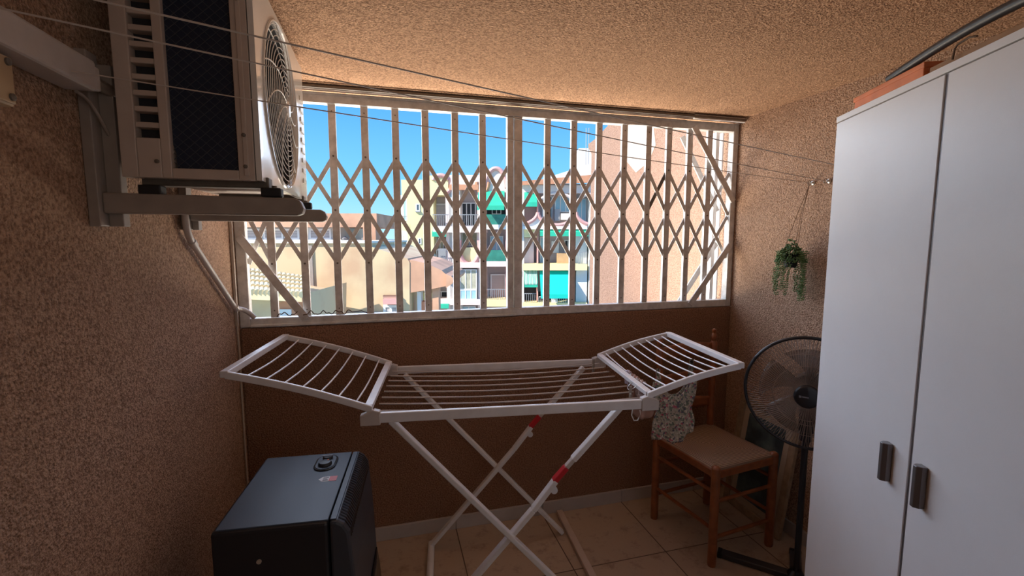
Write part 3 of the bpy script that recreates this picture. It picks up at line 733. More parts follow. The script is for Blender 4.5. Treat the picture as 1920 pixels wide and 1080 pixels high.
for u_ in (.835, .975):
    b_ = .004
    pts = [at_uv(u_, 1.715, .872), at_uv(u_, 1.718, .90), at_uv(u_, 1.722, PR(.38 if u_ < .9 else .76)[1]-.004), at_uv(u_, 1.730, .90), at_uv(u_, 1.727, .872)]
    mb = MB().tube(pts, .010, 8, ry=.003); bmesh.ops.translate(mb.bm, verts=mb.bm.verts, vec=fi); mb.build('strap', M['floral'], ft, smooth=True)
# strips of laundry folded over the innermost wing wires
def drape(name, v0, v1, tpar, drop, mt, label, cat, wob):
    u_, z_ = PR(tpar); z_ -= .006
    def f(a_, b_):
        s_ = b_*2-1
        x_ = .007*math.tanh(s_*6)
        zz = z_-drop*abs(s_)*(1+.1*math.sin(a_*7))+(.003 if abs(s_) < .1 else 0)
        return at_uv(u_+x_+wob*.004*math.sin(a_*13+s_*3), v0+(v1-v0)*a_, zz)
    return cloth(name, f, 14, 24, mt, label, cat, .002)
drape('lilac_sock', 1.80, 1.835, .112, .055, M['lilac'], 'small lilac garment folded over the innermost wing wire', 'garment', 1)
drape('striped_garment', 1.655, 1.715, .112, .075, M['stripe'], 'dark striped strap garment folded over the innermost wing wire, nearest', 'garment', 1.4)
drape('beige_garment', 1.725, 1.785, .112, .060, M['stripe' if False else 'pinkcloth'], 'beige-pink garment folded over the wing wire between lilac and striped ones', 'garment', 1)
# pink garment with strap loop hanging under the rack
pk = thing('pink_garment', at_uv(.775, 1.72, .80), 0, 'faded pink garment with loose strap hanging below right rack corner', 'garment')
pi_ = -Vector(pk.location)
mb = MB().grid(lambda a_, b_: at_uv(.728+.10*a_, 1.72+.008*math.sin(a_*14)*b_, .852-(.10+.03*math.sin(a_*3.1))*b_), 14, 10)
bmesh.ops.translate(mb.bm, verts=mb.bm.verts, vec=pi_); mb.build('body', M['pinkcloth'], pk, smooth='full', solid=.003)
pts = [at_uv(.728, 1.715, .775), at_uv(.724, 1.715, .745), at_uv(.735, 1.715, .722), at_uv(.750, 1.715, .722), at_uv(.760, 1.715, .745), at_uv(.758, 1.715, .765)]
mb = MB().tube(pts, .0025, 6); bmesh.ops.translate(mb.bm, verts=mb.bm.verts, vec=pi_); mb.build('strap', M['wire_white'], pk, smooth=True)
def peg(u_, v_, z_, rot, label):
    t = thing('clothes_peg', at_uv(u_, v_, z_), rot, label, 'clothes peg', 'clothes pegs on the rack')
    MB().box(-.004, -.0008, -.005, .005, -.035, .035).build('jaw', M['peg'], t, bevel=.001)
    MB().box(.0008, .004, -.005, .005, -.035, .035).build('jaw', M['peg'], t, bevel=.001)
    MB().tube([(-.005, 0, .008), (.005, 0, .008)], .003, 8).build('spring', M['steel'], t)
peg(.655, 2.00, .868, .3, 'grey clothes peg on the centre wires, farthest from the camera')
peg(.668, 1.60, .868, 1.2, 'pale clothes peg at the near corner of the centre wires')
tag(MB().tube([at_uv(.700+.016*math.cos(t*2*PI/20), 1.66+.022*math.sin(t*2*PI/20), .884+.012*math.cos(t*2*PI/20)) for t in range(20)], .0016, 6, closed=True).build('metal_ring', M['steel'], smooth=True), 'thin bent wire loop around the inner bar of the right wing', 'wire loop')

# ================================================================ GAS HEATER
ht = thing('gas_heater', (-.262, 1.43, 0), math.radians(-5), 'dark cabinet gas heater with control knobs and slotted front, by left wall', 'heater')
# local: x = towards front, y = width
hw, hz = .205, .72
MB().box(-.16, .118, -hw, hw, .035, hz).build('cabinet', M['heater'], ht, bevel=.008)
MB().box(-.152, .1175, -hw+.008, hw-.008, hz-.002, hz+.003).build('top_panel', M['heater_top'], ht, bevel=.002)
fpn = MB().prism([(.121, .035), (.121, hz+.002), (.140, hz+.001), (.157, hz-.010), (.170, hz-.034), (.180, hz-.16), (.188, hz-.36), (.188, .12), (.170, .035)], 'y', -hw, hw)
fo = fpn.build('front_cover', M['heater_front'], ht, bevel=.008)
MB().box(.1215, .138, -hw+.008, hw-.012, hz+.0005, hz+.004).build('front_top_strip', M['heater_top'], ht, bevel=.0015)
mb = MB()
for i in range(30):
    y_ = -hw+.02+i*(2*hw-.04)/29
    mb.prism([(.143, hz-.006), (.1425, hz+.0012), (.1575, hz-.0090), (.1705, hz-.0335), (.1725, hz-.055), (.166, hz-.055)], 'y', y_-.0026, y_+.0026)
mb.build('vent_slots', M['heater_gloss'], fo)
MB().grid(lambda a_, b_: (.190+.012*math.sin(PI*b_), -hw+.03+(2*hw-.06)*a_, .10+.28*b_), 8, 10).build('glossy_panel', M['heater_gloss'], fo, smooth='full', solid=.004)
# control recess: stadium plate with two knobs
def stadium(mb, cx, cy, L, r, z0, z1, n=12):
    pts = [(cx+r*math.cos(PI*k/n), cy+L/2+r*math.sin(PI*k/n)) for k in range(n+1)]+[(cx+r*math.cos(PI+PI*k/n), cy-L/2+r*math.sin(PI+PI*k/n)) for k in range(n+1)]
    return mb.prism(pts, 'z', z0, z1)
cpn = stadium(MB(), .048, .125, .040, .034, hz+.002, hz+.0065).build('control_plate', M['heater_gloss'], ht, bevel=.0015)
stadium(MB(), .048, .125, .040, .028, hz+.0066, hz+.0080).build('plate_inlay', M['heater_top'], cpn)
MB().lathe([(.021, 0), (.021, .004), (.017, .009), (.006, .010)], (.048, .108, hz+.008), (0, 0, 1), 24).build('knob', M['heater'], cpn, smooth=True)
MB().lathe([(.016, 0), (.016, .003), (.013, .007), (.001, .007)], (.048, .152, hz+.008), (0, 0, 1), 24).build('igniter_button', M['heater'], cpn, smooth=True)
MB().box(.032, .064, .150, .154, hz+.014, hz+.017).build('button_grip', M['alu'], cpn)
MB().lathe([(.003, 0), (.003, .001)], (.056, .118, hz+.0175), (0, 0, 1), 8).build('knob_mark', M['orange'], cpn)
st = MB().prism([(.047, .020), (.058, .006), (.078, .006), (.078, .034), (.058, .034)], 'z', hz+.003, hz+.0036)
so = st.build('sticker', M['sticker_white'], ht)
MB().box(.0785, .100, .006, .034, hz+.003, hz+.0037).build('sticker_end', M['sticker_red'], so)
MB().box(.060, .076, .010, .014, hz+.0037, hz+.0041).box(.060, .072, .017, .020, hz+.0037, hz+.0041).box(.060, .076, .024, .028, hz+.0037, hz+.0041).build('print', M['ink'], so)
MB().box(-.13, .0, -hw-.004, -hw, hz-.16, hz-.13).build('side_handle', M['heater_gloss'], ht, bevel=.002)
MB().lathe([(.006, 0), (.006, .004)], (-.05, -hw, hz-.085), (0, -1, 0), 10).build('side_screw', M['cable_cream'], ht)
for x_ in (-.13, .13):
    for y_ in (-.16, .16):
        MB().lathe([(.016, -.012), (.018, 0), (.016, .012)], (x_, y_, .018), (0, 1, 0), 14).box(x_-.008, x_+.008, y_-.008, y_+.008, .02, .04).build('castor', M['black_rubber'], ht)

# ================================================================ CHAIR
ch = thing('rush_chair', (1.515, 1.845, 0), math.radians(7.5), 'reddish varnished wooden chair with woven rush seat, its back to window wall', 'chair')
hwc, hd_ = .178, .192
def leg_mb(x_, y_, top, sx_=0):
    return MB().tube([(x_, y_, 0), (x_, y_, .012), (x_, y_, top)], [.0175, .0195, .0195], 12)
for x_, y_ in ((-hwc, -hd_), (hwc, -hd_)):
    l_ = leg_mb(x_, y_, .452).build('front_leg', M['chairwood'], ch, smooth=True)
    MB().lathe([(.0195, 0), (.017, .007), (.008, .012), (.001, .013)], (x_, y_, .452), (0, 0, 1), 14).build('leg_cap', M['chairwood'], l_, smooth=True)
for x_ in (-hwc, hwc):
    mb = MB().lathe([(.0175, 0), (.019, .02), (.019, .47), (.017, .48), (.019, .50), (.019, .60), (.014, .612), (.019, .625), (.019, .79), (.014, .80), (.019, .812), (.019, .90), (.011, .910), (.016, .925), (.017, .935), (.011, .945), (.008, .951), (.012, .960), (.010, .970), (.001, .975)], (x_, hd_, 0), (0, 0, 1), 16)
    mb.build('back_post', M['chairwood'], ch, smooth=True)
for z_, h_ in ((.56, .05), (.70, .05), (.84, .06)):
    def f(a_, b_, z_=z_, h_=h_): return (-hwc+.015+(2*hwc-.03)*a_, hd_+.012*math.sin(PI*a_)+0, z_+h_*b_+.010*math.sin(PI*a_)*b_)
    MB().grid(f, 12, 4).build('back_slat', M['chairwood'], ch, smooth='full', solid=.012)
for (p, q) in (((-hwc, -hd_), (hwc, -hd_)), ((-hwc, hd_), (hwc, hd_)), ((-hwc, -hd_), (-hwc, hd_)), ((hwc, -hd_), (hwc, hd_))):
    MB().bar((*p, .425), (*q, .425), .022, .034, (0, 0, 1)).build('seat_rail', M['chairwood'], ch, bevel=.004)
for z_, pr in ((.34, 0), (.17, 0)):
    for s_ in (-1, 1): MB().tube([(s_*hwc, -hd_, z_), (s_*hwc, hd_, z_)], .0085, 8).build('stretcher', M['chairwood'], ch, smooth=True)
for z_ in (.30, .13):
    for s_ in (-1, 1): MB().tube([(-hwc, s_*hd_, z_), (hwc, s_*hd_, z_)], .0085, 8).build('stretcher', M['chairwood'], ch, smooth=True)
def seat_f(a_, b_):
    x_, y_ = (a_*2-1), (b_*2-1)
    return (x_*(hwc+.006), y_*(hd_+.006), .452-.010*(1-max(abs(x_), abs(y_)))+.006*(1-max(abs(x_), abs(y_))**6))
sm = MB().grid(seat_f, 16, 16)
so = sm.build('seat', M['rush'], ch, smooth='full'); q = so.modifiers.new('thickness', 'SOLIDIFY'); q.thickness = .022; q.offset = -1

# ================================================================ STANDING FAN
fcx = Vector((1.565, 1.390, .850)); back = Vector((.766, .643, 0)).normalized()
pole = fcx+back*.115
fn = thing('standing_fan', (pole.x, pole.y, 0), math.atan2(-back.y, -back.x)+0, 'black pedestal fan with round wire guard, half hidden by wardrobe', 'fan')
# local x = facing direction of the fan head
hd0 = fn.name
ctr = (.115, 0, .850)
def ringpts(r_, x_, n=72, c=ctr): return [(c[0]+x_, c[1]+r_*math.cos(2*PI*k/n), c[2]+r_*math.sin(2*PI*k/n)) for k in range(n)]
GR = .219
def gx(r_): return .045*(1-(r_/GR)**3)
gd = bpy.data.objects
MB().tube(ringpts(GR, 0), .0065, 8, closed=True, hint=(1, 0, 0)).build('guard_rim', M['fan_black'], fn, smooth=True)
fg = MB()
for k_ in range(150):
    a = 2*PI*k_/120; pts = []
    for j in range(8):
        r_ = .045+(GR-.045)*j/7; aa = a+.10*(1-j/7)
        pts.append((ctr[0]+gx(r_), ctr[1]+r_*math.cos(aa), ctr[2]+r_*math.sin(aa)))
    fg.tube(pts, .0011, 4, hint=(1, 0, 0))
for r_ in (.115, .16): fg.tube(ringpts(r_, gx(r_)-.001), .0012, 4, closed=True, hint=(1, 0, 0))
fg.build('front_guard', M['fan_wire'], fn)
fg = MB()
for k_ in range(90):
    a = 2*PI*k_/90; pts = []
    for j in range(7):
        r_ = .05+(GR-.05)*j/6
        pts.append((ctr[0]-.075*(1-(r_/GR)**3), ctr[1]+r_*math.cos(a), ctr[2]+r_*math.sin(a)))
    fg.tube(pts, .0009, 4, hint=(1, 0, 0))
fg.tube(ringpts(.13, -.075*(1-(.13/GR)**3)), .0014, 4, closed=True, hint=(1, 0, 0))
fg.build('rear_guard', M['fan_wire'], fn)
bd = MB()
for k_ in range(5):
    a0 = 2*PI*k_/5
    bd.grid(lambda u, v, a0=a0: (ctr[0]-.02+.03*(v-.5), ctr[1]+(.03+.14*u)*math.cos(a0+(v-.5)*(.5+.45*u)+u*.4), ctr[2]+(.03+.14*u)*math.sin(a0+(v-.5)*(.5+.45*u)+u*.4)), 8, 6)
fbm = glass_mat('smoky_blade_plastic', (0.20, 0.13, 0.10), .55)
bd.build('blades', fbm, fn, smooth='full', solid=.002)
cpf = MB().lathe([(.044, -.012), (.046, 0), (.044, .008), (.036, .014), (.001, .017)], (ctr[0]+.040, ctr[1], ctr[2]), (1, 0, 0), 32).build('centre_cap', M['fan_black'], fn, smooth=True)
# small illegible silver print across the cap
MB().box(ctr[0]+.0565, ctr[0]+.0575, -.026, -.018, ctr[2]-.004, ctr[2]+.004).box(ctr[0]+.0565, ctr[0]+.0575, -.016, .006, ctr[2]-.002, ctr[2]+.002).build('cap_print', M['logo'], cpf)
MB().lathe([(.055, 0), (.058, .03), (.052, .08), (.030, .11), (.001, .115)], (ctr[0]-.07, 0, ctr[2]), (-1, 0, 0), 24).build('motor_housing', M['fan_black'], fn, smooth=True)
MB().tube([(0, 0, .03), (0, 0, .83)], .0125, 14).build('pole', M['fan_black'], fn, smooth=True)
MB().tube([(0, 0, .62), (0, 0, .70)], .024, 14).build('height_collar', M['fan_black'], fn, smooth=True)
MB().box(-.02, .035, -.028, .028, .66, .76).build('control_box', M['fan_black'], fn, bevel=.008)
# cross base: arms laid in world directions
fr_ = Matrix.Rotation(-(math.atan2(-back.y, -back.x)), 3, 'Z')
d1 = fr_ @ Vector((-.70, .715, 0)); d2 = fr_ @ Vector((.715, .70, 0))
MB().tube([(0, 0, .004), (0, 0, .045)], [.05, .02], 20).build('base_hub', M['fan_black'], fn, smooth=True)
for d, L_ in ((d1, .29), (-d1, .22), (d2, .17), (-d2, .27)):
    arm = MB().bar(d*.03+Vector((0, 0, .013)), d*L_+Vector((0, 0, .013)), .045, .024, (0, 0, 1)).build('base_arm', M['base_metal'], fn, bevel=.004)
    MB().bar(d*(L_-.002)+Vector((0, 0, .013)), d*(L_+.018)+Vector((0, 0, .013)), .048, .026, (0, 0, 1)).build('end_cap', M['black_rubber'], arm, bevel=.004)
pts = bez((1.655, 1.44, .66), (1.62, 1.43, .58), (1.60, 1.44, .3), (1.600, 1.42, .12), 10)+bez((1.600, 1.42, .10), (1.60, 1.42, .02), (1.58, 1.40, .008), (1.56, 1.43, .006), 6)
for i in range(28):
    t = i/27; a = t*4*PI
    pts.append(Vector((1.545+.035*math.cos(a), 1.455+.03*math.sin(a)-.02*t, .006+.016*t)))
pts.append(Vector((1.60, 1.33, .006))); pts.append(Vector((1.62, 1.25, .006)))
fm = Matrix.Translation((pole.x, pole.y, 0)) @ Matrix.Rotation(fn.rotation_euler.z, 4, 'Z')
fmi = fm.inverted()
MB().tube([fmi @ Vector(p) for p in pts], .003, 6).build('power_cable', M['black_rubber'], fn, smooth=True)

# ================================================================ PICTURE AND PLANK
pf = thing('framed_picture', (1.795, 1.885, 0), 0, 'framed blue-green picture leaning on the right wall behind the chair', 'picture')
tilt = math.radians(8.5)
pf.rotation_euler = (0, tilt, math.radians(-1))
pw, ph, fw = .195, .60, .045
# local: y = width, z = height, faces -x
MB().box(-.010, .012, -pw, pw, .0, .038).box(-.010, .012, -pw, pw, ph-.038, ph).box(-.010, .012, -pw, -pw+.038, .038, ph-.038).box(-.010, .012, pw-.038, pw, .038, ph-.038).build('frame', M['frame_wood'], pf, bevel=.004)
MB().box(.0, .006, -pw+.036, pw-.036, .036, ph-.036).build('mount', M['mount'], pf)
MB().box(-.002, .0, -pw+.075, pw-.075, .075, ph-.08).build('print', M['painting'], pf)
tag(MB().bar((.850, 2.175, .012), (.795, 1.42, .012), .032, .022, (0, 0, 1)).build('wooden_plank', M['plank'], bevel=.003), 'long narrow pale board lying on the floor tiles beside rack foot', 'board')

# ================================================================ OUTSIDE
# neighbouring stucco wall standing out to the right of the window
pts = [(2.42, -2.0), (4.66, -2.0), (4.69, 2.34), (4.77, 2.42), (4.775, 2.455), (4.62, 2.475), (4.50, 2.50), (4.33, 2.545), (4.18, 2.62), (4.05, 2.72), (3.9, 2.80), (2.42, 2.95)]
tag(MB().prism(pts, 'x', 2.15, 2.38).build('boundary_wall', X['neighbour']), 'sunlit pinkish stucco wall projecting outside the right half of window', 'wall')
nw = bpy.data.objects['boundary_wall']
MB().prism([(3.55, 2.08), (3.75, 2.02), (4.0, 2.2), (4.05, 2.38), (3.95, 2.55), (3.7, 2.58), (3.5, 2.4), (3.45, 2.2)], 'x', 2.147, 2.1505).build('plaster_patch', X['plaster'], nw)
struct(MB().box(-60, 60, 2.4, 90, -10.2, -10).build('ground', X['ground']))

ROT = -YAW
fh = Vector((math.sin(YAW), math.cos(YAW), 0))
class Far:
    # a building whose front stands square at distance D along the street axis; lx, lz convert a sight line to metres on that front
    def __init__(s, D, name, label, cat='building', group='houses across the street'):
        s.D = D; s.t = thing(name, fh*D+Vector((0, 0, -10)), ROT, label, cat, group)
    def m(s, px, py, d=0):
        r_ = fwd*F+rgt*(px-960)-upv*(py-540); k_ = (s.D+d)/r_.dot(fh)
        p = r_*k_; return (p.dot(rgt), H+p.z+10)
    def R(s, nm, x0, y0, x1, y1, d0, d1, mt, parent=None, bevel=0):
        X0, Z0_ = s.m(x0, y1, d0); X1, Z1_ = s.m(x1, y0, d0)
        return MB().box(X0, X1, d0, d1, Z0_, Z1_).build(nm, mt, parent or s.t, bevel=bevel)
    def poly(s, nm, pts, d0, d1, mt, parent=None):
        return MB().prism([s.m(x, y, d0) for x, y in pts], 'y', d0, d1).build(nm, mt, parent or s.t)
    def arc(s, nm, cx, cy, rx, ry, a0, a1, d, th, mt, n=20):
        P_ = [(cx+rx*math.cos(math.radians(a0+(a1-a0)*i/n)), cy+ry*math.sin(math.radians(a0+(a1-a0)*i/n))) for i in range(n+1)]
        P_ = [s.m(x, y, d) for x, y in P_]
        return MB().tube([(x, d, z) for x, z in P_], th, 8, hint=(0, 1, 0)).build(nm, mt, s.t, smooth=True)
    def awn(s, nm, x0, y0, x1, y1, d, out, mt, val=True):
        X0, Zt = s.m(x0, y0, d); X1, Zb = s.m(x1, y1, d)
        mb = MB().quadbox([(X0, d, Zt-.05), (X1, d, Zt-.05), (X1, d-out, Zb), (X0, d-out, Zb), (X0, d, Zt), (X1, d, Zt), (X1, d-out, Zb+.05), (X0, d-out, Zb+.05)])
        o = mb.build(nm, mt, s.t)
        if val: MB().box(X0, X1, d-out-.02, d-out+.02, Zb-.28, Zb).build('valance', mt, o)
        return o
    def rail(s, x0, y0, x1, y1, d, mt=None, step=.16, nm='railing'):
        mt = mt or X['rail']; X0, Zb = s.m(x0, y1, d); X1, Zt = s.m(x1, y0, d); mb = MB()
        mb.box(X0, X1, d, d+.05, Zt-.05, Zt).box(X0, X1, d, d+.05, Zb, Zb+.04); x = X0
        while x < X1: mb.box(x, x+.03, d+.01, d+.04, Zb, Zt); x += step
        return mb.build(nm, mt, s.t)
    def window(s, x0, y0, x1, y1, d, panes=2, glass=None, frame=None):
        X0, Zb = s.m(x0, y1, d); X1, Zt = s.m(x1, y0, d); f_ = .07; mb = MB()
        mb.box(X0, X1, d, d+.06, Zb, Zb+f_).box(X0, X1, d, d+.06, Zt-f_, Zt)
        for i in range(panes+1):
            x = X0+(X1-X0-f_)*i/panes; mb.box(x, x+f_, d, d+.06, Zb+f_, Zt-f_)
        o = mb.build('window', frame or X['frame'], s.t)
        MB().box(X0+.02, X1-.02, d+.03, d+.05, Zb+.03, Zt-.03).build('pane', glass or X['glass'], o)
        return o
    def shutter(s, x0, y0, x1, y1, d, mt=None):
        X0, Zb = s.m(x0, y1, d); X1, Zt = s.m(x1, y0, d); f_ = .09
        o = MB().box(X0-f_, X0, d-.03, d+.05, Zb, Zt+f_).box(X1, X1+f_, d-.03, d+.05, Zb, Zt+f_).box(X0, X1, d-.03, d+.05, Zt, Zt+f_).build('window', X['frame'], s.t)
        MB().box(X0, X1, d, d+.04, Zb, Zt).build('shutter', mt or X['shutter'], o)
        return o

# ---- the block of flats with pink arches
B = Far(36, 'apartment_building', 'white and yellow block of flats with pink arches and green awnings')
BOT = 690
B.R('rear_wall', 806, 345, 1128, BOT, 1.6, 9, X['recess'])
B.R('yellow_tower', 770, 366, 812, BOT, 0, 9, X['yellow'])
B.R('yellow_cap', 753, 337, 800, 366, 0, 9, X['yellow']); B.R('yellow_cap', 800, 329, 840, 366, 0, 9, X['yellow'])
B.R('chimney', 794, 318, 803, 337, .2, 1.4, X['white'])
B.R('loggia_wall', 753, 366, 770, BOT, 1.2, 8, X['white'])
B.window(756, 374, 769, 414, 1.1, 2, X['blueglass']); B.rail(753, 405, 770, 420, .1)
B.R('loggia_slab', 753, 420, 770, 432, 0, 1.2, X['yellow'])
B.window(755, 440, 769, 470, 1.1, 1, X['frame'])
B.R('window_sill', 779, 396, 788, 398, -.15, 0, X['rail']); B.window(780, 382, 787, 396, -.06, 1, X['glass'])
B.window(784, 446, 790, 458, -.06, 1, X['glass'])
# piers
for x0, x1, mt in ((840, 846, 'pinkwhite'), (846, 862, 'white'), (897, 911, 'pinkwhite'), (948, 956, 'pink'), (956, 983, 'white'), (1006, 1010, 'pink'), (1074, 1077, 'white')):
    B.R('pier', x0, 360 if x0 > 980 else 345, x1, BOT, .1, 1.6, X[mt])
B.R('pier', 1101, 340, 1128, BOT, .1, 1.6, X['white'])
# roof parapets
B.R('parapet', 840, 328, 912, 352, .1, 2.2, X['pinkwhite']); B.R('cornice', 842, 346, 897, 356, -.15, .1, X['brick'])
B.poly('right_parapet', [(975, 346), (1010, 338), (1060, 322), (1128, 300), (1128, 330), (1060, 337), (975, 340+8)], -.4, 2.4, X['white'])
B.poly('right_cornice', [(975, 340), (1060, 332), (1128, 326), (1128, 341), (1060, 344), (975, 347)], -.6, -.38, X['brick'])
B.R('arch_band', 983, 347, 1128, 362, 0, .5, X['pinkwhite'])
# arches over the roof line
def arch_panel(cx, cy, rx, ry, yb):
    pts = [(cx+rx*math.cos(math.radians(a_)), cy-ry*math.sin(math.radians(a_))) for a_ in range(0, 181, 12)]+[(cx-rx, yb), (cx+rx, yb)]
    B.poly('arch_panel', pts, .05, .6, X['pinkwhite'])
    B.arc('arch_moulding', cx, cy, rx, ry, 180, 360, 0, .17, X['pink'])
arch_panel(930, 352, 20, 36, 362); B.R('pink_pier', 949, 350, 953, 424, -.1, .1, X['pink'])
arch_panel(826, 338, 13, 9, 345)
B.arc('arch_moulding', 905, 330, 12, 34, 20, 160, 0, .15, X['brick'])
B.arc('arch_moulding', 838, 330, 11, 30, 10, 90, 0, .15, X['pink'])
# slabs
for y0, y1, mt in ((424, 436, 'pinkwhite'), (492, 502, 'pinkwhite'), (562, 572, 'pinkwhite')):
    B.R('balcony_slab', 812, y0, 912, y1, -.5, 1.6, X[mt])
for y0, y1, mt in ((421, 430, 'white'), (490, 500, 'pinkwhite'), (562, 575, 'yellow')):
    B.R('balcony_slab', 911, y0, 957, y1, -.5, 1.6, X[mt])
for y0, y1, mt in ((424, 430, 'white'), (495, 507, 'yellow'), (568, 578, 'yellow')):
    B.R('balcony_slab', 980, y0, 1101, y1, -.5, 1.6, X[mt])
B.R('yellow_panel', 983, 430, 1006, 445, -.1, .2, X['yellow'])
# upper floor
B.shutter(819, 384, 836, 422, 1.5); B.rail(811, 402, 841, 424, -.4)
B.window(866, 380, 892, 424, 1.45, 3, X['dark']); B.rail(862, 402, 897, 424, -.4)
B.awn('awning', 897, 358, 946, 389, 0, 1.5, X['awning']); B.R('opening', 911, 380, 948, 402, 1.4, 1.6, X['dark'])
B.window(922, 388, 940, 402, 1.3, 2, X['dark']); B.R('balcony_glass', 911, 402, 948, 421, -.45, -.35, X['greenglass'])
B.awn('awning', 983, 355, 1006, 382, .2, .9, X['awning'])
for cx, rx, x0, x1 in ((968, 40, 983, 1008), (1044, 35, 1008, 1078), (1115, 34, 1078, 1102)):
    pts = [(x0, 426), (x1, 426)]; n_ = 14
    for i in range(n_+1):
        x = x1+(x0-x1)*i/n_; q = max(0, 1-((x-cx)/rx)**2); pts.append((x, 398+24*math.sqrt(q)))
    B.poly('scalloped_parapet', pts, -.3, .1, X['white'])
    B.arc('ring_moulding', cx, 398, rx, 24, max(0, math.degrees(math.acos(min(1, (x1-cx)/rx)))), min(180, math.degrees(math.acos(max(-1, (x0-cx)/rx)))), -.35, .14, X['pink'])
    if cx > 1000: B.arc('ring_moulding', cx, 388, rx, 26, 200, 340, .0, .12, X['pinkwhite'])
B.window(1016, 368, 1036, 420, 1.45, 2, X['glass']); B.window(1040, 366, 1072, 398, 1.45, 3, X['blueglass']); B.window(1081, 372, 1100, 420, 1.45, 2, X['blueglass'])
B.R('balcony_clutter', 1052, 400, 1068, 412, .6, 1.2, X['white']); B.R('balcony_clutter', 1040, 392, 1050, 414, .8, 1.2, X['rail'])
# second floor
B.awn('awning', 812, 430, 838, 437, -.1, .5, X['awning']); B.window(812, 442, 832, 492, 1.2, 3, X['curtain']); B.rail(811, 468, 841, 492, -.4)
B.R('balcony_clutter', 822, 466, 836, 492, .0, .5, X['rail'])
B.arc('round_balcony_moulding', 880, 462, 20, 34, -20, 200, -.2, .2, X['pink'])
B.poly('round_balcony_parapet', [(862, 502), (898, 502), (898, 475)]+[(880+18*math.cos(math.radians(a_)), 464+30*math.sin(math.radians(a_))) for a_ in range(20, 161, 14)]+[(862, 475)], -.15, .1, X['pinkwhite'])
B.poly('yellow_parapet', [(880+18*math.cos(math.radians(a_)), 464+30*math.sin(math.radians(a_))) for a_ in range(0, 181, 15)], .12, .3, X['yellow'])
B.window(866, 436, 895, 462, 1.4, 2, X['curtain'])
B.window(919, 442, 944, 478, 1.4, 2, X['blueglass']); B.R('balcony_glass', 911, 469, 948, 491, -.45, -.35, X['greenglass'])
B.window(983, 446, 1001, 494, 1.0, 2, X['frame'])
B.awn('awning', 1012, 428, 1101, 436, -.1, .5, X['awning'])
B.window(1012, 444, 1024, 494, 1.4, 1, X['blueglass']); B.R('balcony_cabinet', 1045, 475, 1072, 495, .3, .9, X['wood'])
B.window(1058, 450, 1072, 474, 1.4, 2, X['dark']); B.window(1034, 452, 1048, 474, 1.4, 1, X['frame'])
B.R('side_wall', 1078, 436, 1101, 495, .6, 1.6, X['white']); B.rail(1084, 472, 1101, 495, -.4)
# first floor
B.awn('awning', 815, 502, 843, 512, -.1, .8, X['awning'])
B.R('yellow_wall', 832, 512, 846, 526, -.2, .1, X['yellow'])
B.window(862, 505, 894, 543, -.2, 3, X['curtain']); B.window(862, 543, 894, 562, -.2, 3, X['blueglass'])
B.shutter(922, 516, 946, 562, 1.4, shutter_m('pinkish_roller_shutter', (0.50, 0.41, 0.38), (0.60, 0.50, 0.46), 3)); B.rail(911, 542, 948, 564, -.4)
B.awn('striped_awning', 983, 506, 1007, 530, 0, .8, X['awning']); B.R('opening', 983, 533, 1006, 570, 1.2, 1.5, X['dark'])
mb = MB()
for i in range(9):
    x, z = B.m(984+i*2.6, 506, -.1); x2, z2 = B.m(985+i*2.6, 534, -.85)
    mb.quadbox([(x, -.02, z-.02), (x+.045, -.02, z-.02), (x+.045, -.86, z2+.02), (x, -.86, z2+.02), (x, -.02, z+.04), (x+.045, -.02, z+.04), (x+.045, -.86, z2+.08), (x, -.86, z2+.08)])
mb.build('awning_stripes', X['frame'], B.t)
B.rail(983, 550, 1006, 570, -.4)
B.awn('turquoise_awning', 1012, 508, 1066, 548, 0, 1.6, X['teal']); B.R('opening', 1010, 548, 1072, 568, 1.2, 1.5, X['dark'])
B.R('hanging_sheet', 1034, 553, 1046, 572, -.3, -.25, X['frame']); B.rail(1010, 556, 1072, 572, -.45, X['frame'])
B.R('side_wall', 1078, 507, 1101, BOT, .2, 1.6, X['white'])
B.window(866, 574, 892, 596, 1.2, 2, X['blueglass']); B.window(815, 546, 840, 560, 1.4, 2, X['dark']); B.awn('awning', 824, 565, 843, 570, -.1, .5, X['awning'])
for x in (1098, 1103):
    xx, zz = B.m(x, 330, 1.5); x2, z2 = B.m(x, 240, 1.5); MB().tube([(xx, 1.5, zz), (xx, 1.5, z2)], .035, 6).build('antenna_mast', X['rail'], B.t)
B.R('stair_tower', 1085, 278, 1128, 318, 2.5, 6, X['white'])

# ---- penthouse behind and the cream gable house
Pn = Far(20, 'rooftop_house', 'terracotta rooftop room with a strip of windows above the cream wall')
Pn.R('parapet', 380, 400, 706, 426, 0, 4, X['terracotta'])
Pn.R('wall', 380, 426, 638, BOT, .5, 4, X['white'])
Pn.R('pillar', 682, 426, 704, 470, 0, .8, X['terracotta']); Pn.R('lower_wall', 638, 449, 704, BOT, .5, 4, X['white'])
for x0, x1 in ((420, 452), (455, 488), (494, 530), (533, 560), (580, 620)): Pn.window(x0, 429, x1, 449, .4, 1, X['shutter'])
Pn.R('window_sill', 380, 449, 640, 455, .2, .5, X['white'])
for x_ in (641, 678):
    a_, b_ = Pn.m(x_, 452, 0); MB().lathe([(.12, 0), (.10, .12), (.14, .22), (.03, .3)], (a_, .4, b_-.1), (0, 0, 1), 12).build('vent_cowl', X['rail'], Pn.t)
G = Far(14, 'cream_house', 'large cream rendered house with stepped roof edge below the sky')
G.poly('gable_wall', [(380, 455), (692, 455), (692, 461), (764, 485), (768, 492), (768, BOT), (380, BOT)], 0, 5, X['cream'])
G.poly('side_wall', [(768, 487), (800, 494), (828, 507), (838, 516), (838, 536), (800, 544), (768, 549)], .02, 3.5, X['terracotta'])
G.poly('eave', [(836, 514), (846, 518), (852, 524), (848, 532), (836, 540)], -.1, 3.2, X['terracotta'])
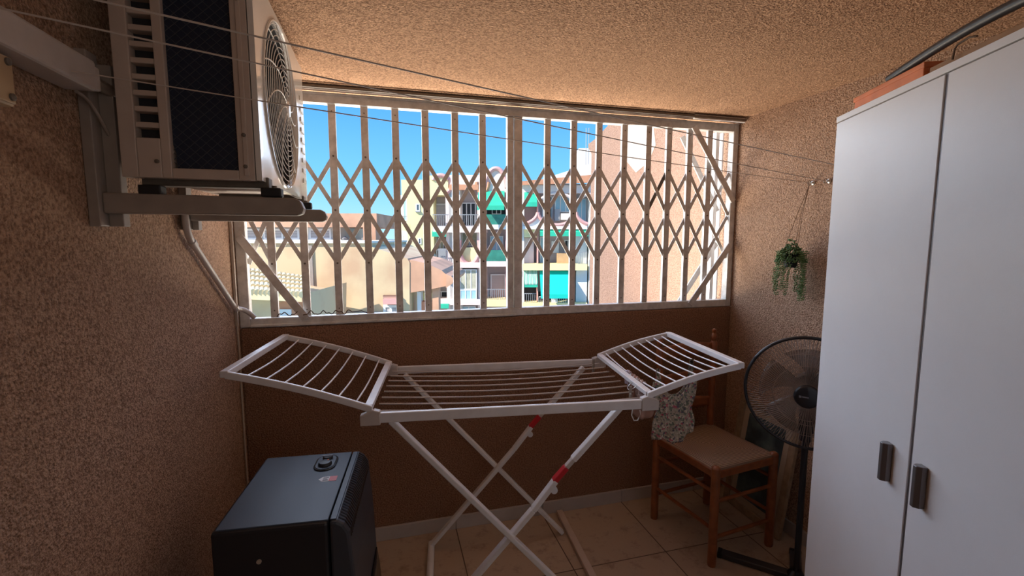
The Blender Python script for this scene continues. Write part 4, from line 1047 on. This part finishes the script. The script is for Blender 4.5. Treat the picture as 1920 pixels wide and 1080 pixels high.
G.R('pillar', 813, 540, 822, BOT, .2, .6, X['terracotta'])
G.R('roof_edge', 380, 452, 692, 456, -.08, 5, X['white']); G.R('cable', 565, 585, 768, 586, -.03, 0, X['rail'])
G.R('drain_pipe', 583, 460, 584.5, BOT, -.05, 0, X['plaster'])
G.window(719, 572, 747, 600, -.06, 2, X['shutter']); G.R('window_head', 718, 554, 748, 561, -.12, 0, X['stripes']); G.R('window_awning', 718, 561, 748, 571, -.3, 0, X['pink'])
G.R('porch_wall', 768, 549, 813, BOT, 2.2, 3.4, X['yellow']); G.window(771, 550, 783, 574, 2.0, 2, X['stripes']); G.R('doorway', 770, 577, 784, 600, 2.0, 2.2, X['dark']); G.R('porch_post', 785, 547, 789, BOT, .3, .6, X['frame'])
G.R('low_brick_wall', 790, 566, 812, BOT, .4, .8, X['brick'])
# ---- tiled roof low on the left
T = Far(10.5, 'tiled_roof_house', 'low brick and cream house with a pale tiled roof, bottom left of window')
T.poly('wall', [(380, 548), (462, 556), (520, 566), (566, 552), (566, BOT), (380, BOT)], .1, 3, X['cream'])
T.poly('brick_panel', [(522, 568), (568, 553), (568, BOT), (522, BOT)], 0, .12, X['brick']); T.window(526, 580, 545, 612, -.05, 3, X['blueglass'])
a0, b0 = T.m(400, 548, -.35); a1, b1 = T.m(566, 556, -.35); c0, e0 = T.m(400, 497, 2.2); c1, e1 = T.m(566, 520, 2.2)
mb = MB().quadbox([(a0, -.35, b0-.12), (a1, -.35, b1-.12), (c1, 2.2, e1-.12), (c0, 2.2, e0-.12), (a0, -.35, b0), (a1, -.35, b1), (c1, 2.2, e1), (c0, 2.2, e0)])
rf = mb.build('roof', X['tile'], T.t)
mb = MB(); ncol = 20
for i in range(ncol+1):
    for j in range(5):
        t = i/ncol; p = Vector((a0, -.35, b0)).lerp(Vector((a1, -.35, b1)), t); q = Vector((c0, 2.2, e0)).lerp(Vector((c1, 2.2, e1)), t)
        s0, s1 = p.lerp(q, j/5), p.lerp(q, (j+1.12)/5)
        mb.tube([s0+Vector((0, 0, .045)), s1+Vector((0, 0, .01))], [.072, .055], 8)
mb.build('barrel_tiles', X['tile'], rf, smooth=True)
